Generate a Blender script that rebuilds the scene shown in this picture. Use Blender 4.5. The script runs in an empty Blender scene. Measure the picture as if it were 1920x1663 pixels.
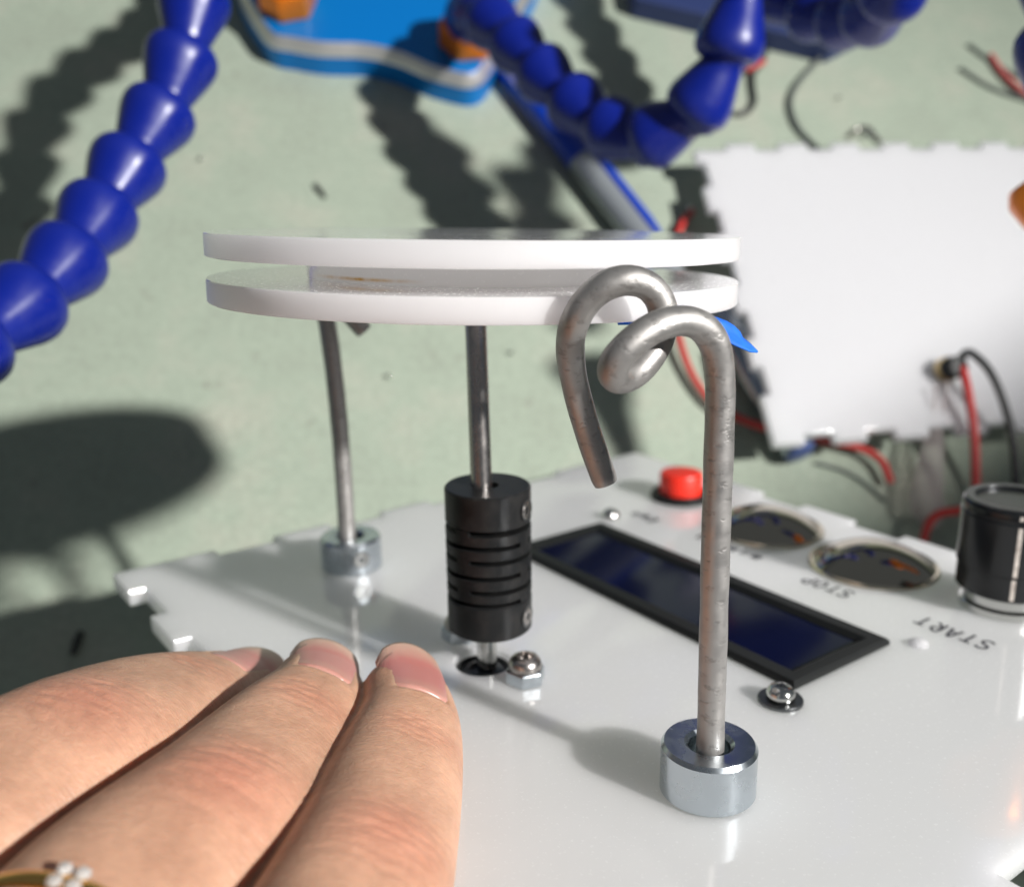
import bpy, bmesh, math, random
import numpy as np
from mathutils import Matrix, Vector
random.seed(7); np.random.seed(7)
MM = 0.001
SC = bpy.context.scene
COL = SC.collection
# ------------------------------------------------------------------ camera, frames
# camera axes (x right, y down, z forward), origin at the lens; all lengths in mm here
F, CX, CY = 1856.3, 960.0, 831.5          # focal length and centre in photograph pixels
N_TABLE = np.array([0.0807, -0.4689, -0.8796]); N_TABLE /= np.linalg.norm(N_TABLE)
CAM_H = 253.6
xw = np.array([1.0, 0, 0]) - N_TABLE * N_TABLE[0]; xw /= np.linalg.norm(xw)
RW = np.stack([xw, np.cross(N_TABLE, xw), N_TABLE])      # camera axes -> world (table z = 0)
def C2W(v): return RW @ np.asarray(v, float) + np.array([0, 0, CAM_H])
# the hand-held front panel: its own frame, z off the panel face
PITCH, ROLL, CAM_Z = 0.2675, -0.0121, 75.05
_w = np.array([0, math.cos(PITCH), -math.sin(PITCH)]); _r0 = np.array([1.0, 0, 0]); _u0 = np.cross(_r0, _w)
_r = math.cos(ROLL) * _r0 + math.sin(ROLL) * _u0; _u = -math.sin(ROLL) * _r0 + math.cos(ROLL) * _u0
MP = np.stack([_r, -_u, _w])                              # panel frame -> camera axes
PC = np.array([0, 0, CAM_Z])
def P2W(P): return C2W(MP @ (np.asarray(P, float) - PC))
def dirc(px, py): return np.array([(px - CX) / F, (py - CY) / F, 1.0])
def at_depth(px, py, Z): return C2W(dirc(px, py) * Z)                     # world mm
def on_table(px, py, h=0.0):
    d = dirc(px, py); t = (h - CAM_H) / (d @ N_TABLE); return C2W(d * t)
def panel_ray(px, py): return MP.T @ dirc(px, py)
def on_panel(px, py, z=0.0):
    d = panel_ray(px, py); return PC + d * (z - PC[2]) / d[2]
def panel_at_y(px, py, y):
    d = panel_ray(px, py); return PC + d * (y / d[1])
def panel_depth(px, py, Z): return PC + MP.T @ (dirc(px, py) * Z)
RP = RW @ MP                                              # panel frame -> world rotation
def m4(R, o):
    M = Matrix.Identity(4)
    for i in range(3):
        for j in range(3): M[i][j] = float(R[i][j])
        M[i][3] = float(o[i]) * MM
    return M

cam = bpy.data.cameras.new('camera'); cam_ob = bpy.data.objects.new('camera', cam); COL.objects.link(cam_ob)
cam_ob.matrix_world = m4(RW @ np.diag([1.0, -1.0, -1.0]), [0, 0, CAM_H])
cam.sensor_width = 36; cam.lens = F / 1920 * 36; cam.clip_start = 0.005; cam.clip_end = 50
cam.dof.use_dof = True; cam.dof.focus_distance = 0.119; cam.dof.aperture_fstop = 18.0
SC.camera = cam_ob
# ------------------------------------------------------------------ room light and the bench lamp
W = bpy.data.worlds.new('World'); SC.world = W; W.use_nodes = True
bg = W.node_tree.nodes['Background']; bg.inputs[0].default_value = (0.80, 0.90, 1.0, 1); bg.inputs[1].default_value = 0.115
LC = np.array([0.688, -0.2359, -0.6863]); LAMP_D = 1300.0
lamp_pos = C2W(MP @ (np.array([0, 150.0, 20]) - PC) + LC * LAMP_D)
_ea = np.array([.707, 0, .707]); _ea -= LC * (_ea @ LC); _eb = np.array([0, 1.0, 0]); _eb -= LC * (_eb @ LC)
aim = C2W(MP @ (np.array([0, 150.0, 20]) - PC) + _ea * -45 + _eb * -45)
ld = bpy.data.lights.new('bench_lamp', 'SPOT'); ld.energy = 142; ld.color = (1.0, 0.98, 0.955)
ld.shadow_soft_size = 0.030; ld.spot_size = math.radians(50); ld.spot_blend = 1.0
lo = bpy.data.objects.new('bench_lamp', ld); COL.objects.link(lo)
lo.location = Vector(lamp_pos) * MM
lo.rotation_euler = (Vector(aim) - Vector(lamp_pos)).to_track_quat('-Z', 'Y').to_euler()
SC.view_settings.view_transform = 'Standard'; SC.view_settings.look = 'None'
SC.view_settings.exposure = 0.0; SC.view_settings.gamma = 1.0

# ------------------------------------------------------------------ materials
def mat(name, color=(.8, .8, .8), rough=.5, metal=0.0, ior=1.5, sss=0.0, sssr=(1, 1, 1), sss_scale=.001, spec=.5, coat=0.0,
        trans=0.0, var=None, bump=None, alpha=1.0, rvar=None):
    m = bpy.data.materials.new(name); m.use_nodes = True
    nt = m.node_tree; b = nt.nodes['Principled BSDF']
    b.inputs['Base Color'].default_value = (*color, 1); b.inputs['Roughness'].default_value = rough
    b.inputs['Metallic'].default_value = metal; b.inputs['IOR'].default_value = ior
    b.inputs['Specular IOR Level'].default_value = spec
    b.inputs['Coat Weight'].default_value = coat; b.inputs['Transmission Weight'].default_value = trans
    if sss:
        b.inputs['Subsurface Weight'].default_value = sss
        b.inputs['Subsurface Radius'].default_value = sssr; b.inputs['Subsurface Scale'].default_value = sss_scale
    b.inputs['Alpha'].default_value = alpha
    tc = nt.nodes.new('ShaderNodeTexCoord')
    if var:   # (scale, color2, low, high, detail)
        n = nt.nodes.new('ShaderNodeTexNoise'); n.inputs['Scale'].default_value = var[0]; n.inputs['Detail'].default_value = var[4] if len(var) > 4 else 5
        nt.links.new(tc.outputs['Object'], n.inputs['Vector'])
        r = nt.nodes.new('ShaderNodeValToRGB'); r.color_ramp.elements[0].position = var[2]; r.color_ramp.elements[1].position = var[3]
        r.color_ramp.elements[0].color = (*color, 1); r.color_ramp.elements[1].color = (*var[1], 1)
        nt.links.new(n.outputs['Fac'], r.inputs['Fac']); nt.links.new(r.outputs['Color'], b.inputs['Base Color'])
    if rvar:  # (scale, lo, hi)
        n = nt.nodes.new('ShaderNodeTexNoise'); n.inputs['Scale'].default_value = rvar[0]; n.inputs['Detail'].default_value = 6
        nt.links.new(tc.outputs['Object'], n.inputs['Vector'])
        r = nt.nodes.new('ShaderNodeMapRange'); r.inputs['From Min'].default_value = .35; r.inputs['From Max'].default_value = .65
        r.inputs['To Min'].default_value = rvar[1]; r.inputs['To Max'].default_value = rvar[2]
        nt.links.new(n.outputs['Fac'], r.inputs['Value']); nt.links.new(r.outputs['Result'], b.inputs['Roughness'])
    if bump:  # (scale, strength, distance m)
        n = nt.nodes.new('ShaderNodeTexNoise'); n.inputs['Scale'].default_value = bump[0]; n.inputs['Detail'].default_value = 5
        nt.links.new(tc.outputs['Object'], n.inputs['Vector'])
        u = nt.nodes.new('ShaderNodeBump'); u.inputs['Strength'].default_value = bump[1]; u.inputs['Distance'].default_value = bump[2]
        nt.links.new(n.outputs['Fac'], u.inputs['Height']); nt.links.new(u.outputs['Normal'], b.inputs['Normal'])
    return m

def acrylic(name, col=(.87, .865, .88), stain=None, tl=.36, streak=False):
    m = mat(name, col, .055, ior=1.49, sss=.9, sssr=(1, 1, .98), sss_scale=.011, rvar=(110, .03, .12))
    nt = m.node_tree; b = nt.nodes['Principled BSDF']; tc = [n for n in nt.nodes if n.type == 'TEX_COORD'][0]
    # sparse dust specks and faint scuffs
    v = nt.nodes.new('ShaderNodeTexVoronoi'); v.inputs['Scale'].default_value = 130
    nt.links.new(tc.outputs['Object'], v.inputs['Vector'])
    lt = nt.nodes.new('ShaderNodeMath'); lt.operation = 'LESS_THAN'; lt.inputs[1].default_value = .035
    nt.links.new(v.outputs['Distance'], lt.inputs[0])
    n2 = nt.nodes.new('ShaderNodeTexNoise'); n2.inputs['Scale'].default_value = 90
    nt.links.new(tc.outputs['Object'], n2.inputs['Vector'])
    g = nt.nodes.new('ShaderNodeMath'); g.operation = 'GREATER_THAN'; g.inputs[1].default_value = .52
    nt.links.new(n2.outputs['Fac'], g.inputs[0])
    mu = nt.nodes.new('ShaderNodeMath'); mu.operation = 'MULTIPLY'
    nt.links.new(lt.outputs[0], mu.inputs[0]); nt.links.new(g.outputs[0], mu.inputs[1])
    mx = nt.nodes.new('ShaderNodeMix'); mx.data_type = 'RGBA'
    mx.inputs['A'].default_value = (*col, 1); mx.inputs['B'].default_value = (.18, .17, .16, 1)
    nt.links.new(mu.outputs[0], mx.inputs['Factor'])
    out = mx.outputs['Result']
    if stain:   # a thin broken amber glue line near the bottom of the spacer
        sx = nt.nodes.new('ShaderNodeSeparateXYZ'); nt.links.new(tc.outputs['Object'], sx.inputs[0])
        def band(sock, c, w):
            s = nt.nodes.new('ShaderNodeMath'); s.operation = 'SUBTRACT'; nt.links.new(sock, s.inputs[0]); s.inputs[1].default_value = c
            a = nt.nodes.new('ShaderNodeMath'); a.operation = 'ABSOLUTE'; nt.links.new(s.outputs[0], a.inputs[0])
            r = nt.nodes.new('ShaderNodeMapRange'); r.inputs['From Min'].default_value = 0; r.inputs['From Max'].default_value = w
            r.inputs['To Min'].default_value = 1; r.inputs['To Max'].default_value = 0
            nt.links.new(a.outputs[0], r.inputs['Value']); return r.outputs['Result']
        bz = band(sx.outputs['Z'], stain[2], .00035); bx = band(sx.outputs['X'], stain[0], .010)
        n3 = nt.nodes.new('ShaderNodeTexNoise'); n3.inputs['Scale'].default_value = 700; nt.links.new(tc.outputs['Object'], n3.inputs['Vector'])
        k1 = nt.nodes.new('ShaderNodeMath'); k1.operation = 'MULTIPLY'; nt.links.new(bz, k1.inputs[0]); nt.links.new(bx, k1.inputs[1])
        k2 = nt.nodes.new('ShaderNodeMath'); k2.operation = 'MULTIPLY'; nt.links.new(k1.outputs[0], k2.inputs[0]); nt.links.new(n3.outputs['Fac'], k2.inputs[1])
        k3 = nt.nodes.new('ShaderNodeMath'); k3.operation = 'MULTIPLY'; k3.use_clamp = True; nt.links.new(k2.outputs[0], k3.inputs[0]); k3.inputs[1].default_value = 1.9
        my = nt.nodes.new('ShaderNodeMix'); my.data_type = 'RGBA'; nt.links.new(k3.outputs[0], my.inputs['Factor'])
        nt.links.new(out, my.inputs['A']); my.inputs['B'].default_value = (.62, .33, .06, 1); out = my.outputs['Result']
    nt.links.new(out, b.inputs['Base Color'])
    if streak:   # laser-cut rim: faint vertical lines
        mp = nt.nodes.new('ShaderNodeMapping'); mp.inputs['Scale'].default_value = (1500, 1500, 25); nt.links.new(tc.outputs['Object'], mp.inputs['Vector'])
        ns = nt.nodes.new('ShaderNodeTexNoise'); ns.inputs['Scale'].default_value = 1; ns.inputs['Detail'].default_value = 2; nt.links.new(mp.outputs[0], ns.inputs['Vector'])
        bu = nt.nodes.new('ShaderNodeBump'); bu.inputs['Strength'].default_value = .12; bu.inputs['Distance'].default_value = .0001
        nt.links.new(ns.outputs['Fac'], bu.inputs['Height']); nt.links.new(bu.outputs['Normal'], b.inputs['Normal'])
    # opal sheet under a clear gloss: part of the light goes through, the surface mirrors at grazing angles
    b.inputs['Specular IOR Level'].default_value = 0
    tr = nt.nodes.new('ShaderNodeBsdfTranslucent'); nt.links.new(out, tr.inputs['Color'])
    ms = nt.nodes.new('ShaderNodeMixShader'); ms.inputs[0].default_value = tl
    nt.links.new(b.outputs[0], ms.inputs[1]); nt.links.new(tr.outputs[0], ms.inputs[2])
    gl = nt.nodes.new('ShaderNodeBsdfGlossy'); gl.inputs['Color'].default_value = (1, 1, 1, 1)
    fr = nt.nodes.new('ShaderNodeFresnel'); fr.inputs['IOR'].default_value = 1.49
    ge = nt.nodes.new('ShaderNodeNewGeometry')
    fb = nt.nodes.new('ShaderNodeMath'); fb.operation = 'SUBTRACT'; fb.use_clamp = True
    nt.links.new(fr.outputs[0], fb.inputs[0]); nt.links.new(ge.outputs['Backfacing'], fb.inputs[1])
    if b.inputs['Normal'].is_linked:
        ln = b.inputs['Normal'].links[0].from_socket; nt.links.new(ln, gl.inputs['Normal'])
    # smudges and fine dust roughen the gloss in spots
    sm = nt.nodes.new('ShaderNodeTexNoise'); sm.inputs['Scale'].default_value = 70; sm.inputs['Detail'].default_value = 7; nt.links.new(tc.outputs['Object'], sm.inputs['Vector'])
    r1 = nt.nodes.new('ShaderNodeMapRange'); r1.inputs['From Min'].default_value = .42; r1.inputs['From Max'].default_value = .72; r1.inputs['To Min'].default_value = .025; r1.inputs['To Max'].default_value = .13
    nt.links.new(sm.outputs['Fac'], r1.inputs['Value'])
    du = nt.nodes.new('ShaderNodeTexNoise'); du.inputs['Scale'].default_value = 1900; du.inputs['Detail'].default_value = 1; nt.links.new(tc.outputs['Object'], du.inputs['Vector'])
    r2 = nt.nodes.new('ShaderNodeMapRange'); r2.inputs['From Min'].default_value = .66; r2.inputs['From Max'].default_value = .70; r2.inputs['To Max'].default_value = .5
    nt.links.new(du.outputs['Fac'], r2.inputs['Value'])
    ra = nt.nodes.new('ShaderNodeMath'); ra.operation = 'ADD'; nt.links.new(r1.outputs['Result'], ra.inputs[0]); nt.links.new(r2.outputs['Result'], ra.inputs[1])
    rg = ra.outputs[0]
    if streak:   # the cut rim is duller than the faces
        so = nt.nodes.new('ShaderNodeSeparateXYZ'); nt.links.new(tc.outputs['Normal'], so.inputs[0])
        ab = nt.nodes.new('ShaderNodeMath'); ab.operation = 'ABSOLUTE'; nt.links.new(so.outputs['Z'], ab.inputs[0])
        lt2 = nt.nodes.new('ShaderNodeMath'); lt2.operation = 'LESS_THAN'; nt.links.new(ab.outputs[0], lt2.inputs[0]); lt2.inputs[1].default_value = .5
        r4_ = nt.nodes.new('ShaderNodeMath'); r4_.operation = 'MULTIPLY_ADD'; nt.links.new(lt2.outputs[0], r4_.inputs[0]); r4_.inputs[1].default_value = .38; nt.links.new(rg, r4_.inputs[2]); rg = r4_.outputs[0]
    nt.links.new(rg, gl.inputs['Roughness'])
    mg = nt.nodes.new('ShaderNodeMixShader'); nt.links.new(fb.outputs[0], mg.inputs[0]); nt.links.new(ms.outputs[0], mg.inputs[1]); nt.links.new(gl.outputs[0], mg.inputs[2])
    nt.links.new(mg.outputs[0], nt.nodes['Material Output'].inputs['Surface'])
    return m

M_ACR = acrylic('white_acrylic')
M_ACR_BACK = acrylic('white_acrylic_sheet', (.80, .80, .825), tl=.26)
M_DISC = acrylic('white_acrylic_disc', (.935, .925, .93), tl=.46, streak=True)
M_SPACER = acrylic('white_acrylic_glued', (.93, .92, .90), tl=.5, stain=(.003, 0, -.0009))
M_STEEL = mat('polished_steel', (.46, .43, .41), .25, 1.0, rvar=(300, .20, .32))
M_SCREW = mat('bright_steel', (.60, .60, .58), .16, 1.0)
M_DARKSTEEL = mat('dark_steel', (.16, .165, .17), .3, 1.0)
M_ZINC = mat('zinc_plated_steel', (.55, .60, .64), .24, 1.0, rvar=(260, .16, .34), bump=(1400, .12, .00003))
M_BLACKAL = mat('black_anodised', (.008, .0085, .009), .36, 0.0, spec=.25, bump=(2500, .25, .00003), var=(500, (.016, .0155, .015), .45, .7))
M_BLACKPL = mat('black_plastic', (.009, .010, .010), .45, spec=.25, bump=(1500, .15, .00003))
M_KNOB = mat('black_knob', (.010, .011, .012), .22)
M_WHITEPAINT = mat('white_paint', (.72, .66, .60), .5, var=(900, (.35, .30, .26), .4, .7))
M_RED = mat('red_plastic', (.78, .028, .012), .4, sss=.2, sssr=(1, .2, .1), sss_scale=.0012)
M_CHROME = mat('domed_chrome', (.48, .43, .35), .08, 1.0)
M_RIM = mat('pale_brass_rim', (.72, .64, .50), .18, 1.0)
M_SCREEN = mat('lcd_glass', (.002, .003, .020), .08, spec=.14)
M_INK = mat('black_marker_ink', (.03, .028, .04), .55)
M_TAPE = mat('blue_masking_tape', (.006, .115, .56), .75, bump=(900, .7, .00015), var=(500, (.012, .16, .66), .4, .65))
M_HOSE = mat('blue_hose_plastic', (.0022, .011, .185), .30, spec=.5, var=(55, (.008, .022, .23), .52, .78), rvar=(160, .24, .42), bump=(700, .10, .00006))
M_ANOD = mat('cyan_anodised', (.0, .20, .62), .38, .35, spec=.5)
M_MILLED = mat('milled_aluminium', (.80, .78, .76), .38, .8)
M_ORANGE = mat('orange_anodised', (.80, .20, .012), .30, .55)
M_NAVY = mat('dark_blue_case', (.020, .035, .12), .5, bump=(500, .2, .0001))
M_PEN = mat('blue_pen_plastic', (.004, .045, .42), .28)
M_PENGREY = mat('grey_pen_band', (.36, .39, .41), .28, .5)
M_TUBE = mat('grey_metal_tube', (.36, .40, .45), .22, .9)
M_TUBEEND = mat('blue_end_cap', (.05, .08, .22), .4)
M_WIRER = mat('red_wire', (.48, .030, .026), .45)
M_WIREK = mat('black_wire', (.030, .033, .033), .45)
M_WIREG = mat('grey_wire', (.11, .125, .115), .5)
M_DEBRIS = mat('dark_crumb', (.03, .032, .03), .6)
M_GOLD = mat('gold', (.95, .55, .16), .16, 1.0)
M_STONE = mat('clear_stone', (.95, .95, .93), .03, trans=.6, ior=2.2)
M_CLEAR = mat('clear_plastic', (.62, .55, .54), .4, trans=.5, ior=1.2, alpha=.5, bump=(260, .4, .0006))
M_BEAD = mat('bright_bead', (.85, .84, .80), .06, 1.0)
M_BRASS = mat('brass', (.55, .42, .22), .3, 1.0)

# wire of the hooks: dull aluminium with tool marks
def hook_mat():
    m = mat('dull_aluminium_wire', (.33, .315, .30), .43, .75, rvar=(420, .36, .56))
    nt = m.node_tree; b = nt.nodes['Principled BSDF']; tc = [n for n in nt.nodes if n.type == 'TEX_COORD'][0]
    mp = nt.nodes.new('ShaderNodeMapping'); mp.inputs['Scale'].default_value = (700, 700, 1100); nt.links.new(tc.outputs['Object'], mp.inputs['Vector'])
    n = nt.nodes.new('ShaderNodeTexNoise'); n.inputs['Scale'].default_value = 1.0; n.inputs['Detail'].default_value = 3; nt.links.new(mp.outputs[0], n.inputs['Vector'])
    r = nt.nodes.new('ShaderNodeValToRGB'); r.color_ramp.elements[0].position = .30; r.color_ramp.elements[1].position = .44
    nt.links.new(n.outputs['Fac'], r.inputs['Fac'])
    n2 = nt.nodes.new('ShaderNodeTexNoise'); n2.inputs['Scale'].default_value = 2600; n2.inputs['Detail'].default_value = 3; nt.links.new(tc.outputs['Object'], n2.inputs['Vector'])
    a = nt.nodes.new('ShaderNodeMath'); a.operation = 'MULTIPLY_ADD'; nt.links.new(n2.outputs['Fac'], a.inputs[0]); a.inputs[1].default_value = .28; nt.links.new(r.outputs['Color'], a.inputs[2])
    u = nt.nodes.new('ShaderNodeBump'); u.inputs['Strength'].default_value = .28; u.inputs['Distance'].default_value = .00012
    nt.links.new(a.outputs[0], u.inputs['Height']); nt.links.new(u.outputs['Normal'], b.inputs['Normal'])
    mx = nt.nodes.new('ShaderNodeMix'); mx.data_type = 'RGBA'; mx.inputs['A'].default_value = (.28, .27, .258, 1); mx.inputs['B'].default_value = (.365, .352, .338, 1)
    nt.links.new(r.outputs['Color'], mx.inputs['Factor']); nt.links.new(mx.outputs['Result'], b.inputs['Base Color'])
    return m
M_HOOK = hook_mat()

def table_mat():
    m = mat('pale_green_bench', (.5, .55, .45), .62, spec=.25, bump=(420, .18, .0003))
    nt = m.node_tree; b = nt.nodes['Principled BSDF']; tc = [n for n in nt.nodes if n.type == 'TEX_COORD'][0]
    n = nt.nodes.new('ShaderNodeTexNoise'); n.inputs['Scale'].default_value = 26; n.inputs['Detail'].default_value = 8; n.inputs['Roughness'].default_value = .62
    nt.links.new(tc.outputs['Object'], n.inputs['Vector'])
    r = nt.nodes.new('ShaderNodeValToRGB'); e = r.color_ramp.elements
    e[0].position = .33; e[0].color = (.305, .345, .278, 1); e[1].position = .68; e[1].color = (.385, .40, .328, 1)
    k = e.new(.5); k.color = (.33, .382, .305, 1)
    nt.links.new(n.outputs['Fac'], r.inputs['Fac'])
    n2 = nt.nodes.new('ShaderNodeTexNoise'); n2.inputs['Scale'].default_value = 95; n2.inputs['Detail'].default_value = 4; nt.links.new(tc.outputs['Object'], n2.inputs['Vector'])
    g = nt.nodes.new('ShaderNodeValToRGB'); g.color_ramp.elements[0].position = .66; g.color_ramp.elements[1].position = .80
    nt.links.new(n2.outputs['Fac'], g.inputs['Fac'])
    mx = nt.nodes.new('ShaderNodeMix'); mx.data_type = 'RGBA'; nt.links.new(r.outputs['Color'], mx.inputs['A']); mx.inputs['B'].default_value = (.21, .205, .17, 1)
    nt.links.new(g.outputs['Color'], mx.inputs['Factor'])
    n3 = nt.nodes.new('ShaderNodeTexNoise'); n3.inputs['Scale'].default_value = 480; n3.inputs['Detail'].default_value = 3; nt.links.new(tc.outputs['Object'], n3.inputs['Vector'])
    r3 = nt.nodes.new('ShaderNodeMapRange'); r3.inputs['From Min'].default_value = .3; r3.inputs['From Max'].default_value = .7; r3.inputs['To Min'].default_value = .90; r3.inputs['To Max'].default_value = 1.09
    nt.links.new(n3.outputs['Fac'], r3.inputs['Value'])
    vs = nt.nodes.new('ShaderNodeVectorMath'); vs.operation = 'SCALE'; nt.links.new(mx.outputs['Result'], vs.inputs[0]); nt.links.new(r3.outputs['Result'], vs.inputs['Scale'])
    nt.links.new(vs.outputs[0], b.inputs['Base Color'])
    return m
M_TABLE = table_mat()

# ------------------------------------------------------------------ mesh helpers (all mm)
def mesh_obj(name, verts, faces, m, parent=None, M=None, smooth=35, bevel=None, loc=None):
    me = bpy.data.meshes.new(name)
    me.from_pydata([tuple(float(c) * MM for c in v) for v in verts], [], [tuple(f) for f in faces])
    bm = bmesh.new(); bm.from_mesh(me); bmesh.ops.recalc_face_normals(bm, faces=bm.faces); bm.to_mesh(me); bm.free()
    me.materials.append(m)
    if smooth:
        me.shade_smooth(); me.set_sharp_from_angle(angle=math.radians(smooth))
    o = bpy.data.objects.new(name, me); COL.objects.link(o)
    if parent is not None: o.parent = parent
    if M is not None: o.matrix_local = M
    if bevel:
        b = o.modifiers.new('edge', 'BEVEL'); b.width = bevel * MM; b.segments = 2; b.limit_method = 'ANGLE'; b.angle_limit = math.radians(40)
    return o
def tag(o, label, cat, group=None, kind=None):
    if label: o['label'] = label
    if cat: o['category'] = cat
    if group: o['group'] = group
    if kind: o['kind'] = kind
    return o
def empty(name, label, cat, M, group=None):
    o = bpy.data.objects.new(name, None); COL.objects.link(o); o.empty_display_size = .005
    o.matrix_world = M; tag(o, label, cat, group); return o
def join(*parts):
    V, Fc = [], []
    for v, f in parts:
        k = len(V); V += [tuple(x) for x in v]; Fc += [tuple(i + k for i in q) for q in f]
    return V, Fc
def basis(d):
    d = np.asarray(d, float); d = d / np.linalg.norm(d)
    h = np.array([0, 0, 1.0]) if abs(d[2]) < .9 else np.array([1.0, 0, 0])
    a = np.cross(h, d); a /= np.linalg.norm(a); return a, np.cross(d, a), d
def lathe(prof, o=(0, 0, 0), axis=(0, 0, 1), seg=48):
    a, b, d = basis(axis); o = np.asarray(o, float); V, Fc = [], []
    rings = []
    for r, z in prof:
        if r < 1e-6: rings.append([len(V)]); V.append(o + d * z)
        else:
            rings.append(list(range(len(V), len(V) + seg)))
            for k in range(seg):
                t = 2 * math.pi * k / seg; V.append(o + d * z + r * (math.cos(t) * a + math.sin(t) * b))
    for p, q in zip(rings, rings[1:]):
        for k in range(seg):
            j = (k + 1) % seg
            if len(p) == 1 and len(q) == 1: continue
            if len(p) == 1: Fc.append((p[0], q[k], q[j]))
            elif len(q) == 1: Fc.append((p[k], q[0], p[j]))
            else: Fc.append((p[k], q[k], q[j], p[j]))
    return V, Fc
def spline(pts, n=12, closed=False):
    P = [np.asarray(p, float) for p in pts]; out = []
    P = [2 * P[0] - P[1]] + P + [2 * P[-1] - P[-2]]
    for i in range(1, len(P) - 2):
        p0, p1, p2, p3 = P[i - 1:i + 3]
        for k in range(n):
            t = k / n
            out.append(.5 * (2 * p1 + (p2 - p0) * t + (2 * p0 - 5 * p1 + 4 * p2 - p3) * t * t + (3 * p1 - p0 - 3 * p2 + p3) * t ** 3))
    out.append(P[-2]); return out
def frames(path, up=None):
    P = np.array(path); T = np.gradient(P, axis=0); T /= np.linalg.norm(T, axis=1)[:, None]
    a, b, _ = basis(T[0])
    if up is not None:
        a = np.cross(T[0], up); a /= np.linalg.norm(a)
    A = []
    for t in T:
        a = a - t * (a @ t); a /= np.linalg.norm(a); A.append(a)
    return P, T, np.array(A), np.cross(T, np.array(A))
def tube(path, r, seg=16, cap=True, rough_end=0):
    P, T, A, B = frames(path); n = len(P); R = r if hasattr(r, '__len__') else [r] * n
    V, Fc = [], []
    for i in range(n):
        for k in range(seg):
            t = 2 * math.pi * k / seg; V.append(P[i] + R[i] * (math.cos(t) * A[i] + math.sin(t) * B[i]))
    for i in range(n - 1):
        for k in range(seg):
            j = (k + 1) % seg; Fc.append((i * seg + k, i * seg + j, (i + 1) * seg + j, (i + 1) * seg + k))
    if cap:
        for i, s in ((0, -1), (n - 1, 1)):
            c = len(V); V.append(P[i] + T[i] * s * R[i] * .12)
            for k in range(seg): Fc.append((i * seg + k, i * seg + (k + 1) % seg, c))
    return V, Fc
def prism(poly, z0, z1):
    n = len(poly); V = [(x, y, z0) for x, y in poly] + [(x, y, z1) for x, y in poly]
    Fc = [tuple(range(n))[::-1], tuple(range(n, 2 * n))] + [(i, (i + 1) % n, n + (i + 1) % n, n + i) for i in range(n)]
    return V, Fc
def box(x0, x1, y0, y1, z0, z1): return prism([(x0, y0), (x1, y0), (x1, y1), (x0, y1)], z0, z1)
def xf(vf, fn): return [fn(np.asarray(v, float)) for v in vf[0]], vf[1]
def sub(vf, o): o = np.asarray(o, float); return [np.asarray(v, float) - o for v in vf[0]], vf[1]
def hexagon(c, af, rot=0): 
    R = af / math.sqrt(3); return [(c[0] + R * math.cos(rot + k * math.pi / 3), c[1] + R * math.sin(rot + k * math.pi / 3)) for k in range(6)]

def panel_root(name, label, cat, base, group=None):
    """a thing standing on the hand-held panel; part meshes are given in panel mm minus base"""
    r = empty(name, label, cat, m4(RP, P2W(base)), group); r_base[r.name] = np.asarray(base, float); return r
r_base = {}
def part(name, vf, m, root, **k):
    """a part given in the frame of its root (panel frame or world) in mm"""
    b = r_base[root.name]; return mesh_obj(name, *sub(vf, b), m, root, **k)
def world_root(name, label, cat, base, group=None):
    r = empty(name, label, cat, m4(np.eye(3), base), group); r_base[r.name] = np.asarray(base, float); return r
def subpart(name, vf, m, par, root, **k): return mesh_obj(name, *sub(vf, r_base[root.name]), m, par, **k)

# ------------------------------------------------------------------ bench top
tb = mesh_obj('table', *box(-1500, 1500, -900, 1900, -28, 0), M_TABLE, smooth=0); tag(tb, None, None, kind='structure')

# unseen board added in the lamp's beam to darken the lower right
def shade():
    ea = np.array([.707, 0, .707]); ea -= LC * (ea @ LC); ea /= np.linalg.norm(ea)
    eb = np.array([0, 1.0, 0]); eb -= LC * (eb @ LC); eb -= ea * (eb @ ea); eb /= np.linalg.norm(eb)
    o = MP @ (np.array([0, 150.0, 20]) - PC) + LC * 600.0
    q = [(68, 2), (130, -23), (210, -55), (210, 70), (68, 70)]
    V = [C2W(o + ea * a[0] + eb * a[1] + LC * h) for h in (0, 3) for a in q]
    r = mesh_obj('light_blocker', *sub((V, [(0, 1, 2, 3, 4), (5, 6, 7, 8, 9)] + [(i, (i + 1) % 5, 5 + (i + 1) % 5, 5 + i) for i in range(5)]), V[0]), M_BLACKPL, smooth=0)
    r.location = Vector(V[0]) * MM; tag(r, 'black flat board added out of view at the upper right to block the lamp', 'light blocker')
shade()
# ------------------------------------------------------------------ hand-held white control panel
YAW = -0.9408; E1 = np.array([math.cos(YAW), math.sin(YAW)]); E2 = np.array([-math.sin(YAW), math.cos(YAW)]); LCDC = np.array([30.45, 168.65])
def ST(s, t, z=0.0):
    q = LCDC + s * E1 + t * E2; return np.array([q[0], q[1], z])
def toothed(s0, s1, t0, t1, d, cuts):
    """outline of a finger jointed sheet: cuts[side] = list of notch intervals"""
    out = []
    # side a: t = t0 edge going +s ; b: s = s1 going +t ; c: t = t1 going -s ; e: s = s0 going -t
    out.append((s0, t0))
    for a, b in cuts['t0']: out += [(a, t0), (a, t0 + d), (b, t0 + d), (b, t0)]
    out.append((s1, t0))
    for a, b in cuts['s1']: out += [(s1, a), (s1 - d, a), (s1 - d, b), (s1, b)]
    out.append((s1, t1))
    for a, b in reversed(cuts['t1']): out += [(b, t1), (b, t1 - d), (a, t1 - d), (a, t1)]
    out.append((s0, t1))
    for a, b in reversed(cuts['s0']): out += [(s0, b), (s0 + d, b), (s0 + d, a), (s0, a)]
    return out
k13 = 12.87
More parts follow.
